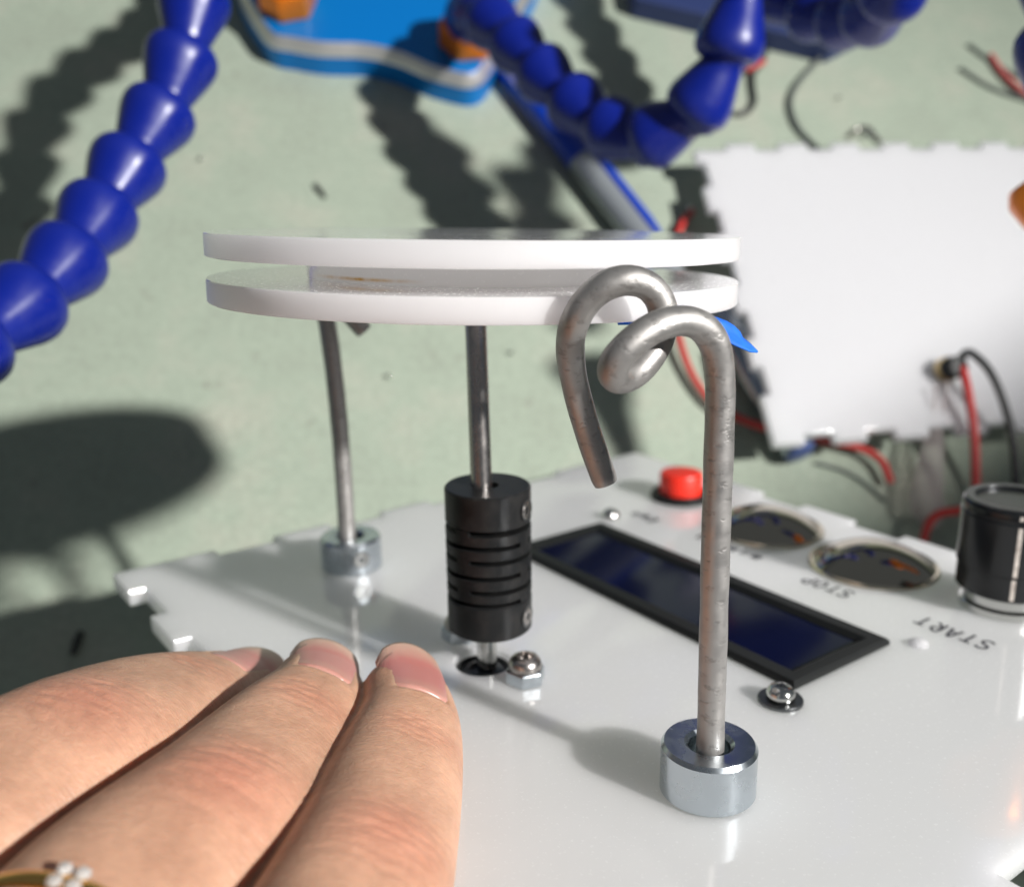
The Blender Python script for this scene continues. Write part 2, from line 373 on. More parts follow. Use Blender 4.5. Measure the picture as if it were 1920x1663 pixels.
outl = toothed(-74.2, 77.6, -81, 58.6, 3.0, {
    't0': [(-63.2, -50), (-37.2, -24.3), (-11.5, 1.4), (14.3, 27.2), (40, 53)],
    's1': [(-66, -53), (-26.8, -13.9), (-1, 11.9), (24.8, 37.7)],
    't1': [(-54.8, -41.9), (-29.1, -16.9), (-3.5, 8.6), (21.6, 34.4), (47.3, 60.2)],
    's0': [(-60.6, -47.7), (-34.7, -21.8), (-8.9, 4), (16.9, 29.8)]})
pan_base = ST(0, 0, 0)
panel = panel_root('control_panel', 'white acrylic control panel held in the hand, carrying dark blue screen, red button and domes', 'control panel', pan_base)
HOLE = ST(0, -43.9); HR = 4.6
def sheet_with_hole(outl, hc, hr, z0, z1, seg=40):
    """a flat sheet with one round hole, bridged with bmesh"""
    bm = bmesh.new()
    ov = [bm.verts.new((*ST(s, t)[:2], z1)) for s, t in outl]
    hv = [bm.verts.new((hc[0] + hr * math.cos(2 * math.pi * k / seg), hc[1] + hr * math.sin(2 * math.pi * k / seg), z1)) for k in range(seg)]
    ed = [bm.edges.new((ov[i], ov[(i + 1) % len(ov)])) for i in range(len(ov))] + [bm.edges.new((hv[i], hv[(i + 1) % seg])) for i in range(seg)]
    g = bmesh.ops.triangle_fill(bm, use_beauty=True, use_dissolve=False, edges=ed, normal=(0, 0, 1))
    fs = [f for f in bm.faces]
    # drop triangles inside the hole
    for f in fs:
        c = f.calc_center_median()
        if (c.x - hc[0]) ** 2 + (c.y - hc[1]) ** 2 < (hr * .96) ** 2 and all((v.co.x - hc[0]) ** 2 + (v.co.y - hc[1]) ** 2 < (hr * 1.01) ** 2 for v in f.verts): bm.faces.remove(f)
    r = bmesh.ops.extrude_face_region(bm, geom=list(bm.faces))
    for v in r['geom']:
        if isinstance(v, bmesh.types.BMVert): v.co.z = z0
    bm.verts.index_update()
    V = [tuple(v.co) for v in bm.verts]; Fc = [tuple(v.index for v in f.verts) for f in bm.faces]; bm.free()
    return V, Fc
part('sheet', sheet_with_hole(outl, HOLE, HR, -3.0, 0.0), M_ACR, panel, smooth=0, bevel=.12)
# gear motor face seen through the hole, and its can below the sheet
part('motor', join(lathe([(0, -24), (6.2, -24), (6.2, -4.0), (5.6, -3.3), (3.4, -3.3), (3.3, -1.2), (2.2, -1.0), (2.2, -1.6), (0, -1.6)], HOLE, seg=40)), M_DARKSTEEL, panel)
part('motor_ring', lathe([(3.55, -1.9), (4.2, -1.9), (4.2, -.9), (3.55, -.9), (3.55, -1.9)], HOLE, seg=40), M_BLACKPL, panel)
# LCD
def lcd():
    hz = 1.15
    q = lambda s, t, z: ST(s, t, z)
    rect = lambda a, b, z: [q(-a, -b, z), q(a, -b, z), q(a, b, z), q(-a, b, z)]
    rings = [rect(35.65, 12.15, .0), rect(35.65, 12.15, hz - .5), rect(35.15, 11.65, hz), rect(33.3, 9.3, hz), rect(32.2, 8.1, hz - .75), rect(32.2, 8.1, hz - .85)]
    V = [v for r in rings for v in r]; Fc = []
    for i in range(len(rings) - 1):
        for k in range(4):
            j = (k + 1) % 4; Fc.append((i * 4 + k, i * 4 + j, i * 4 + 4 + j, i * 4 + 4 + k))
    f = part('screen_bezel', (V, Fc), M_BLACKPL, panel, smooth=20)
    V = rect(32.4, 8.3, hz - .82); subpart('screen', (V, [(0, 1, 2, 3)]), M_SCREEN, f, panel, smooth=0)
lcd()
# red push button
rb = ST(-39, 40.2)
f = part('button_collar', lathe([(7.1, 0), (7.1, .9), (6.6, 1.5), (5.4, 1.5), (5.4, .5), (0, .5)], rb), M_BLACKPL, panel)
subpart('button_cap', lathe([(5.0, .6), (5.0, 5.7), (4.75, 6.2), (4.2, 6.35), (0, 6.4)], rb), M_RED, f, panel)
# two polished domes
for s in (-12.6, 14.0):
    c = ST(s, 39.2); R = 11.5; hh = 4.1; rad = (R * R + hh * hh) / (2 * hh)
    prof = [(R + .35, 0), (R + .35, .35), (R, .55)]
    for k in range(1, 15):
        x = R * (1 - k / 14); prof.append((x, .55 + math.sqrt(max(0, rad * rad - x * x)) - (rad - hh)))
    dm = part('dome', lathe(prof[2:], c, seg=64), M_CHROME, panel, smooth=50)
    subpart('dome_rim', lathe([(R + .75, 0), (R + .75, .4), (R + .4, .75), (R - .05, .62), (R - .05, 0)], c, seg=64), M_RIM, dm, panel, smooth=50)
# knob
kc = ST(38.7, 41.5)
f = part('knob_nut', lathe([(6.9, 0), (7.3, 0), (7.3, 1.1), (6.9, 1.4), (6.6, 1.5), (6.6, 3.6), (0, 3.6)], kc, seg=40), M_SCREW, panel)
kp = []
K = 72
prof = [(7.7, 3.5), (8.15, 3.9), (8.15, 8.0), (8.45, 8.3), (8.5, 17.4), (8.2, 17.7), (8.2, 18.2), (8.5, 18.5), (8.4, 19.2), (7.9, 19.8), (6.5, 19.8), (6.2, 19.45), (0, 19.4)]
f = part('knob', lathe(prof, kc, seg=K), M_KNOB, panel, smooth=25)
ang = math.atan2(-kc[1], -kc[0]) + math.radians(9)     # the white index line looks towards the viewer
dv = np.array([math.cos(ang), math.sin(ang), 0]); lv = np.array([-dv[1], dv[0], 0])
def strip(z0, z1, r, w=.33, pr=.06):
    c0 = np.array([kc[0], kc[1], 0]) + dv * (r - .1); c1 = np.array([kc[0], kc[1], 0]) + dv * (r + pr); V = []
    for c in (c0, c1):
        for sgn, z in ((-1, z0), (1, z0), (1, z1), (-1, z1)): V.append(c + lv * w * sgn + np.array([0, 0, z]))
    return V, [(0, 1, 2, 3), (4, 5, 6, 7), (0, 1, 5, 4), (1, 2, 6, 5), (2, 3, 7, 6), (3, 0, 4, 7)]
subpart('index_line', join(strip(4.1, 7.8, 8.13), strip(8.5, 17.2, 8.48), strip(18.5, 19.2, 8.46)), M_WHITEPAINT, f, panel, smooth=0)
subpart('top_ring', lathe([(6.55, 19.78), (6.55, 20.05), (7.9, 20.05), (8.0, 19.8), (7.8, 19.7), (6.55, 19.7)], kc, seg=K), M_DARKSTEEL, f, panel)
# screws
def pan_screw(c, r, h, m, washer=None, z0=0.0):
    w = None
    if washer:
        w = part('washer', lathe([(r * .6, 0.0), (washer, 0.0), (washer, .42), (washer - .12, .55), (r * .6, .55), (r * .6, 0)], c, seg=40), M_DARKSTEEL, panel); z0 = .55
    prof = [(r * .8, z0), (r, z0 + .12 * h), (r, z0 + .35 * h), (r * .93, z0 + .62 * h), (r * .75, z0 + .86 * h), (r * .5, z0 + .97 * h), (r * .34, z0 + h), (r * .30, z0 + .55 * h), (0, z0 + .5 * h)]
    hd = lathe(prof, c, seg=32)
    # cross slots as dark raised fins inside the recess read as a cross drive
    cr = []
    for a in (.3, .3 + math.pi / 2):
        ca, sa = math.cos(a), math.sin(a)
        b = box(-r * .55, r * .55, -r * .10, r * .10, z0 + .80 * h, z0 + .985 * h)
        cr.append(xf(b, lambda v: np.array([c[0] + v[0] * ca - v[1] * sa, c[1] + v[0] * sa + v[1] * ca, v[2]])))
    o = part('screw', hd, m, panel)
    subpart('cross_slot', join(*cr), M_DARKSTEEL, o, panel, smooth=0)
    return o
pan_screw(ST(36.4, -16.2), 2.1, 2.0, M_SCREW, 3.3)
pan_screw(ST(-38.6, 17.6), 2.0, 1.8, M_SCREW)
o = part('screw', lathe([(1.6, 0), (1.6, .35), (1.2, .7), (.6, .9), (0, .95)], ST(38.4, 15.8), seg=28), M_ACR, panel); o['label'] = 'small white domed screw head beside the screen corner'
for c, rr in ((ST(8.9, -42.2), .35), (ST(-9.3, -42.2), .1)):
    n = part('hex_nut', prism(hexagon(c, 5.4, rr), 0, 2.2), M_ZINC, panel, smooth=0, bevel=.25)
    prof = [(2.55, 2.25), (2.6, 2.7), (2.45, 3.4), (2.0, 4.0), (1.35, 4.25), (1.2, 3.3), (0, 3.3)]
    subpart('screw_head', lathe(prof, c, seg=32), M_STEEL, n, panel)
# handwriting (marker strokes, upside down to the viewer)
GL = {
 'S': [[(1.0, .85), (.55, 1.0), (.1, .8), (.25, .55), (.7, .45), (.9, .2), (.5, 0), (0, .12)]],
 'T': [[(0, 1), (1, .95)], [(.5, .98), (.48, 0)]],
 'A': [[(0, 0), (.45, 1), (.95, 0)], [(.2, .38), (.75, .36)]],
 'R': [[(.05, 0), (.1, 1), (.7, .9), (.75, .6), (.1, .5), (.85, 0)]],
 'O': [[(.5, 1), (.1, .7), (.1, .25), (.5, 0), (.9, .3), (.85, .75), (.5, 1)]],
 'P': [[(.05, 0), (.1, 1), (.75, .92), (.8, .6), (.1, .48)]],
 '~': [[(0, .2), (.2, .9), (.4, .15), (.65, .85), (.95, .1)]],
 'n': [[(.0, .1), (.15, .8), (.75, .75), (.85, .05)], [(.2, .4), (.8, .4)]]}
def writing(text, s0, t0, adv, w, h, th=.25):
    parts = []
    for i, ch in enumerate(text):
        for stroke in GL[ch]:
            pts = [ST(s0 - (i * adv + x * w), t0 - (y * h) + .25 * math.sin(i * 2.1), .03) for x, y in stroke]
            pts = spline(pts, 5) if len(pts) > 2 else spline([pts[0], .5 * (pts[0] + pts[1]), pts[1]], 4)
            V, Fc = [], []
            P, T, A, B = frames(pts)
            for p, t in zip(P, T):
                sd = np.array([-t[1], t[0], 0]); sd /= np.linalg.norm(sd)
                V += [p - sd * th, p + sd * th]
            for k in range(len(P) - 1): Fc.append((2 * k, 2 * k + 1, 2 * k + 3, 2 * k + 2))
            parts.append((V, Fc))
    return part('handwriting', join(*parts), M_INK, panel, smooth=0)
writing('START', 46.0, 26.0, 2.75, 1.9, 3.6)['label'] = 'black handwritten word START upside down by the knob'
writing('STOP', 20.0, 25.2, 2.7, 1.9, 3.4)['label'] = 'black handwritten word STOP upside down by the larger dome'
writing('~n~R~n', -2.0, 26.4, 2.9, 2.0, 3.2)
writing('R~n', -30.6, 25.4, 2.6, 1.9, 3.0)

# ------------------------------------------------------------------ turntable: coupling, shaft, two discs
AX = np.array([-3.8, 143.3, 0.0])
DN = np.array([.0209, .0377, 1.0]); DN /= np.linalg.norm(DN); DC = np.array([-5.29, 147.35, 57.25])
rot = panel_root('turntable', 'turntable of two white acrylic discs on steel shaft with black slit coupling', 'turntable', AX)
def coupling():
    R, ri = 6.6, 1.75
    zs = [(6.2, 11.75)]; gaps = [12.15, 14.2, 16.5, 19.0, 21.25, 23.5]; g = .36
    lev = [6.2] + [x for c in gaps for x in (c - g, c + g)] + [29.3]
    parts = []
    for a, b in zip(lev[0::2], lev[1::2]):
        ch = .25 if a in (6.2,) or b == 29.3 else .05
        parts.append(lathe([(ri, a), (R - ch, a), (R, a + ch), (R, b - ch), (R - ch, b), (ri, b), (ri, a)], AX, seg=72))
    face = math.atan2(-AX[1], -AX[0])           # towards the viewer
    for i, c in enumerate(gaps):
        parts.append(lathe([(2.6, c - g - .02), (4.3, c - g - .02), (4.3, c + g + .02), (2.6, c + g + .02)], AX, seg=40))
        for cen in ((math.radians(-36), math.radians(144)) if i % 2 == 0 and False else ((math.radians(-37), math.radians(143)) if i % 2 else (math.radians(56), math.radians(236)))):
            # angle measured to the right of the viewer direction
            th = [face + cen + math.radians(x) for x in (-10, -5, 0, 5, 10)]
            poly = [(AX[0] + 4.0 * math.cos(t), AX[1] + 4.0 * math.sin(t)) for t in th] + [(AX[0] + (R - .02) * math.cos(t), AX[1] + (R - .02) * math.sin(t)) for t in reversed(th)]
            parts.append(prism(poly, c - g - .02, c + g + .02))
    cp = part('coupling', join(*parts), M_BLACKAL, rot, smooth=30)
    for z in (26.2, 8.9):
        a = face + math.radians(62); d = np.array([math.cos(a), math.sin(a), 0]); o = AX + d * (R - .9) + np.array([0, 0, z])
        subpart('set_screw', lathe([(0, .55), (.55, .55), (.6, 1.0), (1.25, 1.0), (1.35, .93), (1.35, .6)], o, d, 24), M_STEEL, cp, rot)
        subpart('screw_hole', lathe([(0, .905), (1.75, .905), (1.75, .86)], o, d, 24), M_DARKSTEEL, cp, rot)
coupling()
part('motor_shaft', lathe([(0, -1.5), (1.6, -1.5), (1.6, 6.4), (0, 6.4)], HOLE * .5 + AX * .5, seg=28), M_SCREW, rot)
sh0 = AX + np.array([-.9, -.2, 28.5]); sh1 = DC + DN * 1.0
part('shaft', tube([sh0 + (sh1 - sh0) * t for t in np.linspace(0, 1, 8)], 1.62, 32), M_STEEL, rot)
def disc(name, h0, h1, r, m, ch=.12):
    return part(name, lathe([(0, h0), (r - ch, h0), (r, h0 + ch), (r, h1 - ch), (r - ch, h1), (0, h1)], DC, DN, 160), m, rot, smooth=25)
disc('disc', 0.0, 3.15, 38.0, M_DISC); disc('disc', 6.15, 9.3, 38.0, M_DISC)
o = mesh_obj('spacer', *lathe([(0, -1.5), (24.3, -1.5), (24.3, 1.5), (0, 1.5)], (0, 0, 0), (0, 0, 1), 128), M_SPACER, rot, smooth=25)
zx = Vector(DN).to_track_quat('Z', 'Y').to_matrix().to_4x4(); zx.translation = Vector(DC + DN * 4.65 - AX) * MM; o.matrix_local = zx
# torn blue tape under the lower disc
def tape():
    top = [(1158, 604.5), (1176, 594), (1200, 591), (1240, 592), (1290, 593), (1330, 590), (1345, 594), (1362, 603), (1376, 612), (1388, 620), (1394, 634), (1408, 645), (1421, 655)]
    bot = [(1158, 606), (1180, 606), (1208, 607), (1250, 612), (1290, 616), (1328, 618), (1340, 624), (1352, 632), (1366, 640), (1380, 647), (1394, 653), (1408, 659), (1420, 660)]
    V, Fc = [], []
    rng = random.Random(3)
    for i, (a, b) in enumerate(zip(top, bot)):
        y = 117.5 + (i / 12) * 2.5
        j = rng.uniform(-2.2, 2.2) if i > 1 else 0
        A_ = panel_at_y(a[0], a[1] + j, y + 2); B_ = panel_at_y(b[0], b[1], y - .8)
        for k in range(5): 
            q = A_ + (B_ - A_) * k / 4; V.append(q + np.array([0, .35 * math.sin(k * 1.2 + i * .7), 0]))
    n = len(top)
    for i in range(n - 1):
        for k in range(4): Fc.append((i * 5 + k, i * 5 + k + 1, i * 5 + 6 + k, i * 5 + 5 + k))
    o = part('tape', (V, Fc), M_TAPE, rot, smooth=60); s = o.modifiers.new('t', 'SOLIDIFY'); s.thickness = .00018
    o['label'] = 'torn piece of blue masking tape under the lower disc'
tape()

# ------------------------------------------------------------------ two collars with bent wire hooks
def collar(c, h, label, screw_ang):
    r = panel_root('shaft_collar', label, 'collar', c, 'shaft collars on the panel')
    R = 5.95
    prof = [(2.6, .15), (R - .3, .02), (R, .32), (R, h - .55), (R - .38, h), (3.1, h), (2.62, h - .5), (2.62, .15)]
    b = part('collar_ring', lathe(prof, c, seg=96), M_ZINC, r, smooth=25)
    a = screw_ang; d = np.array([math.cos(a), math.sin(a), 0]); o = c + d * (R - 1.2) + np.array([0, 0, h * .5])
    part('screw_hole', lathe([(0, 1.215), (1.7, 1.215), (1.75, 1.1)], o, d, 24), M_DARKSTEEL, r)
    part('set_screw', lathe([(0, .9), (.7, .9), (.7, 1.3), (1.25, 1.35), (1.4, 1.2), (1.4, .9)], o, d, 24), M_SCREW, r)
    return r
c1 = np.array([24.0, 108.4, 0]); c2 = np.array([-32.1, 183.6, 0])
collar(c1, 6.75, 'silver collar at the foot of the large front wire hook, dark bore visible', math.radians(100))
collar(c2, 6.5, 'silver collar with a side screw at the foot of the wire behind the coupling', math.radians(-62))
def wire_ends(V): return V
def hook(name, label, pts, base, r=1.68, n=10):
    path = spline([panel_at_y(*p) for p in pts], n)
    ro = panel_root(name, label, 'wire hook', base, 'bent wire hooks')
    P = np.array(path); 
    # even sampling
    L = np.concatenate([[0], np.cumsum(np.linalg.norm(np.diff(P, axis=0), axis=1))]); k = int(L[-1] / .45)
    s = np.linspace(0, L[-1], k); P = np.stack([np.interp(s, L, P[:, i]) for i in range(3)], 1)
    for _ in range(6): P[1:-1] = (P[:-2] + 2 * P[1:-1] + P[2:]) / 4
    R = np.full(len(P), r); R += .035 * np.sin(np.arange(len(P)) * .31) * np.sin(np.arange(len(P)) * .083 + 1)
    R[-1] *= .90; R[-2] *= .97
    part('wire', tube(P, R, 28), M_HOOK, ro, smooth=60)
    return ro
hook('wire_hook', 'large dull grey wire hook with curled pigtail end, standing in the front collar',
     [(1331, 1424, 107.6), (1336, 1250, 107.9), (1342, 1020, 107.9), (1349, 800, 107.8), (1350, 710, 107.5), (1342, 650, 107), (1320, 615, 106.2), (1285, 601, 105.2), (1240, 608, 104.0),
      (1195, 634, 103), (1160, 668, 102.6), (1147, 697, 103.4), (1163, 712, 105.4), (1196, 695, 107.6), (1228, 655, 109.2), (1244, 610, 110.0), (1240, 567, 110.2),
      (1216, 536, 109.7), (1180, 525, 109.2), (1140, 533, 109), (1102, 562, 109.2), (1077, 605, 109.9), (1069, 655, 114.5), (1078, 720, 118), (1098, 795, 119.5), (1120, 862, 120), (1136, 906, 120)], c1)
hook('wire_hook', 'thinner looking wire behind the coupling, its hooked end under the lower disc',
     [(652, 1020, 182.6), (644, 890, 183), (634, 770, 183), (624, 680, 183), (615, 615, 183.2), (606, 560, 184), (616, 512, 186), (652, 496, 187.5), (682, 524, 187.5), (672, 566, 185.5),
      (636, 578, 182), (616, 556, 180), (622, 548, 178.5), (640, 570, 178), (661, 596, 178), (684, 622, 178)], c2, r=1.65)

# ------------------------------------------------------------------ white sheet lying behind
PS = 19.9
def rotv(rv):
    th = np.linalg.norm(rv); k = rv / th; K_ = np.array([[0, -k[2], k[1]], [k[2], 0, -k[0]], [-k[1], k[0], 0]])
    return np.eye(3) + math.sin(th) * K_ + (1 - math.cos(th)) * K_ @ K_
RB = rotv(np.array([-.44, -.173, -.105])); TB = np.array([3.123, -5.181, 17.134]) * PS
def back_sheet():
    u1 = 172.0; v0, v1 = 0, 5.766 * PS
    g = lambda k, a, b: ((k + a) * PS, (k + b) * PS)
    # outline: u along the top edge, v down the left edge (tooth depth 3)
    cuts = {'t0': [(0.0, .614 * PS)] + [((.614 + .53 + k) * PS, (1.614 + k) * PS) for k in range(7)],
            's1': [], 't1': [((.47 + k) * PS, (.955 + k) * PS) for k in range(8)],
            's0': [((.40 + k) * PS, (.94 + k) * PS) for k in range(5)]}
    d = 2.9; P_ = PS; cl = [(d, d), (.614 * P_, d)]
    k = 0
    while (.614 + k) * P_ < u1 - P_:
        a_, b_ = (.614 + k) * P_, (.614 + .53 + k) * P_
        cl += [(a_, d), (a_, 0), (b_, 0), (b_, d)]; k += 1
    cl += [(u1, d), (u1, v1 - d)]
    ks = [k for k in range(9) if (k + .48) * P_ < u1 - 2]
    for k in reversed(ks):
        a_, b_ = (k - .04) * P_, (k + .48) * P_
        cl += [(b_, v1 - d), (b_, v1)] + ([(a_, v1), (a_, v1 - d)] if k > 0 else [(0, v1)])
    for a_, b_ in reversed([(.40, .94), (1.44, 1.96), (2.46, 2.97), (3.47, 3.97), (4.46, 4.96)]):
        cl += [(0, b_ * P_), (d, b_ * P_), (d, a_ * P_), (0, a_ * P_)]
    cl += [(0, d + .02)]
    q_ = []
    for p in cl:
        if not q_ or math.hypot(p[0] - q_[-1][0], p[1] - q_[-1][1]) > .05: q_.append(p)
    cl = q_
    # three corners rest on what lies under the sheet: tube on the left, the bench on the right
    def corner(u, v, h):
        X = TB + RB[:, 0] * u + RB[:, 1] * v; return on_table(CX + F * X[0] / X[2], CY + F * X[1] / X[2], h)
    O_ = corner(0, 0, 12.0); U_ = (corner(u1, 0, 5.0) - O_) / u1; V_ = (corner(0, v1, 16.0) - O_) / v1
    n = np.cross(U_, V_); n /= np.linalg.norm(n)
    def w(u, v, k): return O_ + U_ * u + V_ * v + n * k
    bm = bmesh.new(); ov = [bm.verts.new((u, v, 0)) for u, v in cl]; m = len(cl)
    ed = [bm.edges.new((ov[i], ov[(i + 1) % m])) for i in range(m)]
    bmesh.ops.triangle_fill(bm, use_beauty=True, use_dissolve=False, edges=ed, normal=(0, 0, 1)); bm.verts.index_update()
    tri = [tuple(v.index for v in f.verts) for f in bm.faces]; bm.free()
    V = [w(u, v, 0) for u, v in cl] + [w(u, v, 3.0) for u, v in cl]
    Fc = tri + [tuple(i + m for i in t) for t in tri] + [(i, (i + 1) % m, m + (i + 1) % m, m + i) for i in range(m)]
    r = world_root('white_sheet', 'white acrylic sheet with finger jointed edges lying on the bench behind the discs', 'acrylic sheet', C2W(TB))
    part('sheet', (V, Fc), M_ACR_BACK, r, smooth=0, bevel=.12)
back_sheet()

# ------------------------------------------------------------------ helping-hands base with orange fittings
def base():
    H = 12.5
    ctr = [(430, -60), (448, 0), (478, 52), (507, 87), (550, 97), (597, 105), (634, 107), (673, 108), (715, 114), (757, 127), (800, 146), (840, 158), (878, 165), (905, 156), (926, 127), (955, 70), (984, 17), (1010, -30), (1030, -120), (900, -260), (650, -300), (470, -220)]
    Pm = [on_table(a, b, H - 4) for a, b in ctr]
    P = np.array(spline([p[:2] for p in Pm] + [Pm[0][:2]], 8)[:-1])
    T = np.roll(P, -1, 0) - np.roll(P, 1, 0); T /= np.linalg.norm(T, axis=1)[:, None]; Nn = np.stack([T[:, 1], -T[:, 0]], 1)
    cen = P.mean(0)
    if ((P - cen) * Nn).sum() < 0: Nn = -Nn
    n = len(P)
    def ring(off, z): q = P + Nn * off; return [(x, y, z) for x, y in q]
    side = ring(0, 0.0) + ring(0, H - 4.4)
    mill = ring(.05, H - 4.4) + ring(0, H - 3.9) + ring(-2.6, H - .3) + ring(-2.8, H - .25)
    top = ring(-2.75, H - .27) + ring(-3.2, H)
    def loft(v, k): return v, [(r * n + i, r * n + (i + 1) % n, (r + 1) * n + (i + 1) % n, (r + 1) * n + i) for r in range(k - 1) for i in range(n)]
    r = world_root('clamp_base', 'cyan blue metal base plate with wavy silver milled edge at the top', 'base plate', (cen[0], cen[1], 0))
    part('base_body', loft(side, 2), M_ANOD, r, smooth=40)
    part('silver_edge', loft(mill, 4), M_MILLED, r, smooth=40)
    V, Fc = loft(top, 2); Fc.append(tuple(range(n, 2 * n))); part('base_top', (V, Fc), M_ANOD, r, smooth=30)
    for i, (px, py, rr) in enumerate(((541, 10, .35), (876, 82, .2))):
        c = on_table(px, py, H)
        nut = part('hex_fitting', join(prism(hexagon(c, 18.0, rr), H, H + 9.5), lathe([(0, H + 9.5), (8.0, H + 9.5), (7.4, H + 12), (0, H + 12)], (c[0], c[1], 0), seg=32)), M_ORANGE, r, smooth=0, bevel=.7)
        fit.append(np.array([c[0], c[1], H + 11]))
fit = []
base()

# ------------------------------------------------------------------ blue segmented hoses
PITCH_H = 16.0
hp = [(4.6, .9), (5.6, .05), (6.6, .1), (7.7, .8), (8.5, 2.1), (8.75, 3.5), (8.65, 5.0), (8.2, 6.8), (7.0, 10.2), (5.8, 13.6), (5.15, 15.6), (5.1, 16.9), (5.7, 18.0), (6.0, 19.6), (5.4, 21.2), (3.8, 22.6), (0, 23.0)]
seg_mesh = None
def hose(name, label, pts, tip=None, scale=1.0):
    global seg_mesh
    P = np.array(spline(pts, 24)); L = np.concatenate([[0], np.cumsum(np.linalg.norm(np.diff(P, axis=0), axis=1))])
    k = int(L[-1] / (PITCH_H * scale)); Q = [np.array([np.interp(s, L, P[:, i]) for i in range(3)]) for s in np.arange(k + 1) * PITCH_H * scale]
    r = world_root(name, label, 'flexible hose', Q[0], 'blue flexible hoses')
    for i in range(k):
        d = Q[i + 1] - Q[i]
        if seg_mesh is None:
            lv = lathe(hp, seg=40); V = [np.array(v) for v in lv[0]]      # two fine mould seams along each segment
            for v in V:
                a_ = math.atan2(v[1], v[0])
                if min(abs(a_ - .785), abs(a_ + 2.356)) < .05 and v[2] > .4: v[:2] *= 1.022
            o = mesh_obj('hose_segment', V, lv[1], M_HOSE, r, smooth=50); seg_mesh = o.data
        else:
            o = bpy.data.objects.new('hose_segment', seg_mesh); COL.objects.link(o); o.parent = r
        M = Vector(d).to_track_quat('Z', 'Y').to_matrix().to_4x4() @ Matrix.Scale(scale, 4); M.translation = Vector(Q[i] - Q[0]) * MM
        o.matrix_local = M
    return r, Q
f1 = fit[0]; f2 = fit[1]
hose('flexible_hose', 'blue segmented hose running down the left edge of the photo',
     [f1, f1 + np.array([-4, 3, 25]), at_depth(490, -150, 300), at_depth(425, -140, 264), at_depth(378, -60, 245), at_depth(358, 40, 240), at_depth(334, 140, 237), at_depth(286, 240, 232),
      at_depth(224, 332, 225), at_depth(176, 420, 217), at_depth(116, 498, 206), at_depth(42, 574, 196), at_depth(-55, 645, 184), at_depth(-170, 715, 174)])
hose('flexible_hose', 'blue segmented hose hanging in a U across the top centre, from the orange fitting',
     [f2, at_depth(905, 30, 312), at_depth(945, 62, 302), at_depth(992, 112, 293), at_depth(1064, 182, 284), at_depth(1128, 236, 276), at_depth(1196, 266, 268), at_depth(1268, 244, 260),
      at_depth(1322, 188, 254), at_depth(1360, 115, 249), at_depth(1386, 20, 246), at_depth(1402, -90, 242), at_depth(1400, -200, 236)])
hose('flexible_hose', 'blue segmented hose pointing at the viewer at the top right edge',
     [at_depth(1330, -190, 330), at_depth(1400, -80, 318), at_depth(1462, -10, 308), at_depth(1530, 28, 296), at_depth(1598, 38, 280), at_depth(1655, 18, 262), at_depth(1690, -45, 246), at_depth(1700, -140, 234)])
r4, q4 = hose('flexible_hose', 'blue segmented hose mostly cut off by the right edge of the photo',
     [at_depth(1990, -250, 206), at_depth(1992, -85, 204), at_depth(1994, 75, 203), at_depth(1998, 235, 201), at_depth(2003, 345, 200)], scale=1.08)
tp = [at_depth(1996, 333, 200), at_depth(2012, 460, 198)]
o = mesh_obj('nozzle', *lathe([(0, -1), (6, -1), (10.4, 2), (10.6, 4.5), (8.2, 9), (5.0, 17), (3.6, 30), (2.8, 42), (0, 42)], seg=32), M_ORANGE, r4, smooth=40)
M_ = Vector(tp[1] - tp[0]).to_track_quat('Z', 'Y').to_matrix().to_4x4(); M_.translation = Vector(tp[0] - q4[0]) * MM; o.matrix_local = M_
o['label'] = 'orange tip of the hose at the right edge'

# ------------------------------------------------------------------ loose things on the bench
def pen():
    a = on_table(955, 130, 5.0); b = on_table(1205, 452, 5.0); d = b - a; L = np.linalg.norm(d); d /= L
    r = world_root('pen', 'blue pen with grey band lying under the U shaped hose', 'pen', a - np.array([0, 0, 5.0]))
    ext = b + d * 30; s = np.cross(d, [0, 0, 1.0])
    part('barrel', tube([a - d * 8, a - d * 2, a, a + d * (L * .5), a + d * (L - 38)], [3.0, 4.4, 4.8, 4.8, 4.8], 32), M_PEN, r)
    part('grey_band', tube([a + d * (L - 38.2), a + d * L, ext - d * 2, ext], [4.75, 4.75, 4.7, 4.0], 32), M_PENGREY, r)
    q = a + np.array([0, 0, 2.6]) - s * -4.6
    pth = [a - s * 4.3 + np.array([0, 0, 3.2]) + d * t for t in np.linspace(L - 45, L + 2, 8)]
    part('clip', tube(pth, [1.2, 1.7, 1.8, 1.8, 1.8, 1.8, 1.8, 1.2], 16), M_PEN, r)
pen()
def navy():
    pts = [on_table(1190, -4, 9), on_table(1562, 84, 9), on_table(1650, 40, 9), on_table(1500, -230, 9), on_table(1150, -180, 9)]
    V, Fc = prism([(p[0], p[1]) for p in pts], 0, 9)
    r = world_root('blue_case', 'dark slate blue flat case lying behind the hoses at the top', 'case', (pts[1][0], pts[1][1], 0))
    part('case_body', (V, Fc), M_NAVY, r, smooth=0, bevel=.8)
navy()
def cyl():
    a = on_table(1352, 590, 5.3); b = on_table(1503, 853, 5.3); d = (b - a) / np.linalg.norm(b - a)
    r = world_root('metal_tube', 'grey metal tube with blue end lying under the edge of white sheet', 'metal tube', a - np.array([0, 0, 5.3]))
    part('tube_body', tube([a, a + d * .6, b - d * 3, b - d * 1.4], [4.6, 5.25, 5.25, 4.9], 36), M_TUBE, r)
    part('end_cap', tube([b - d * 1.6, b - d * .4, b], [4.8, 4.8, 4.2], 36), M_TUBEEND, r)
cyl()
def wire(name, label, cat, pts, r, m, world=True, group='loose wires on the bench'):
    P = spline([np.asarray(p, float) for p in pts], 10)
    o = world_root(name, label, cat, P[0], group); part('insulation', tube(P, r, 12), m, o, smooth=60); return o
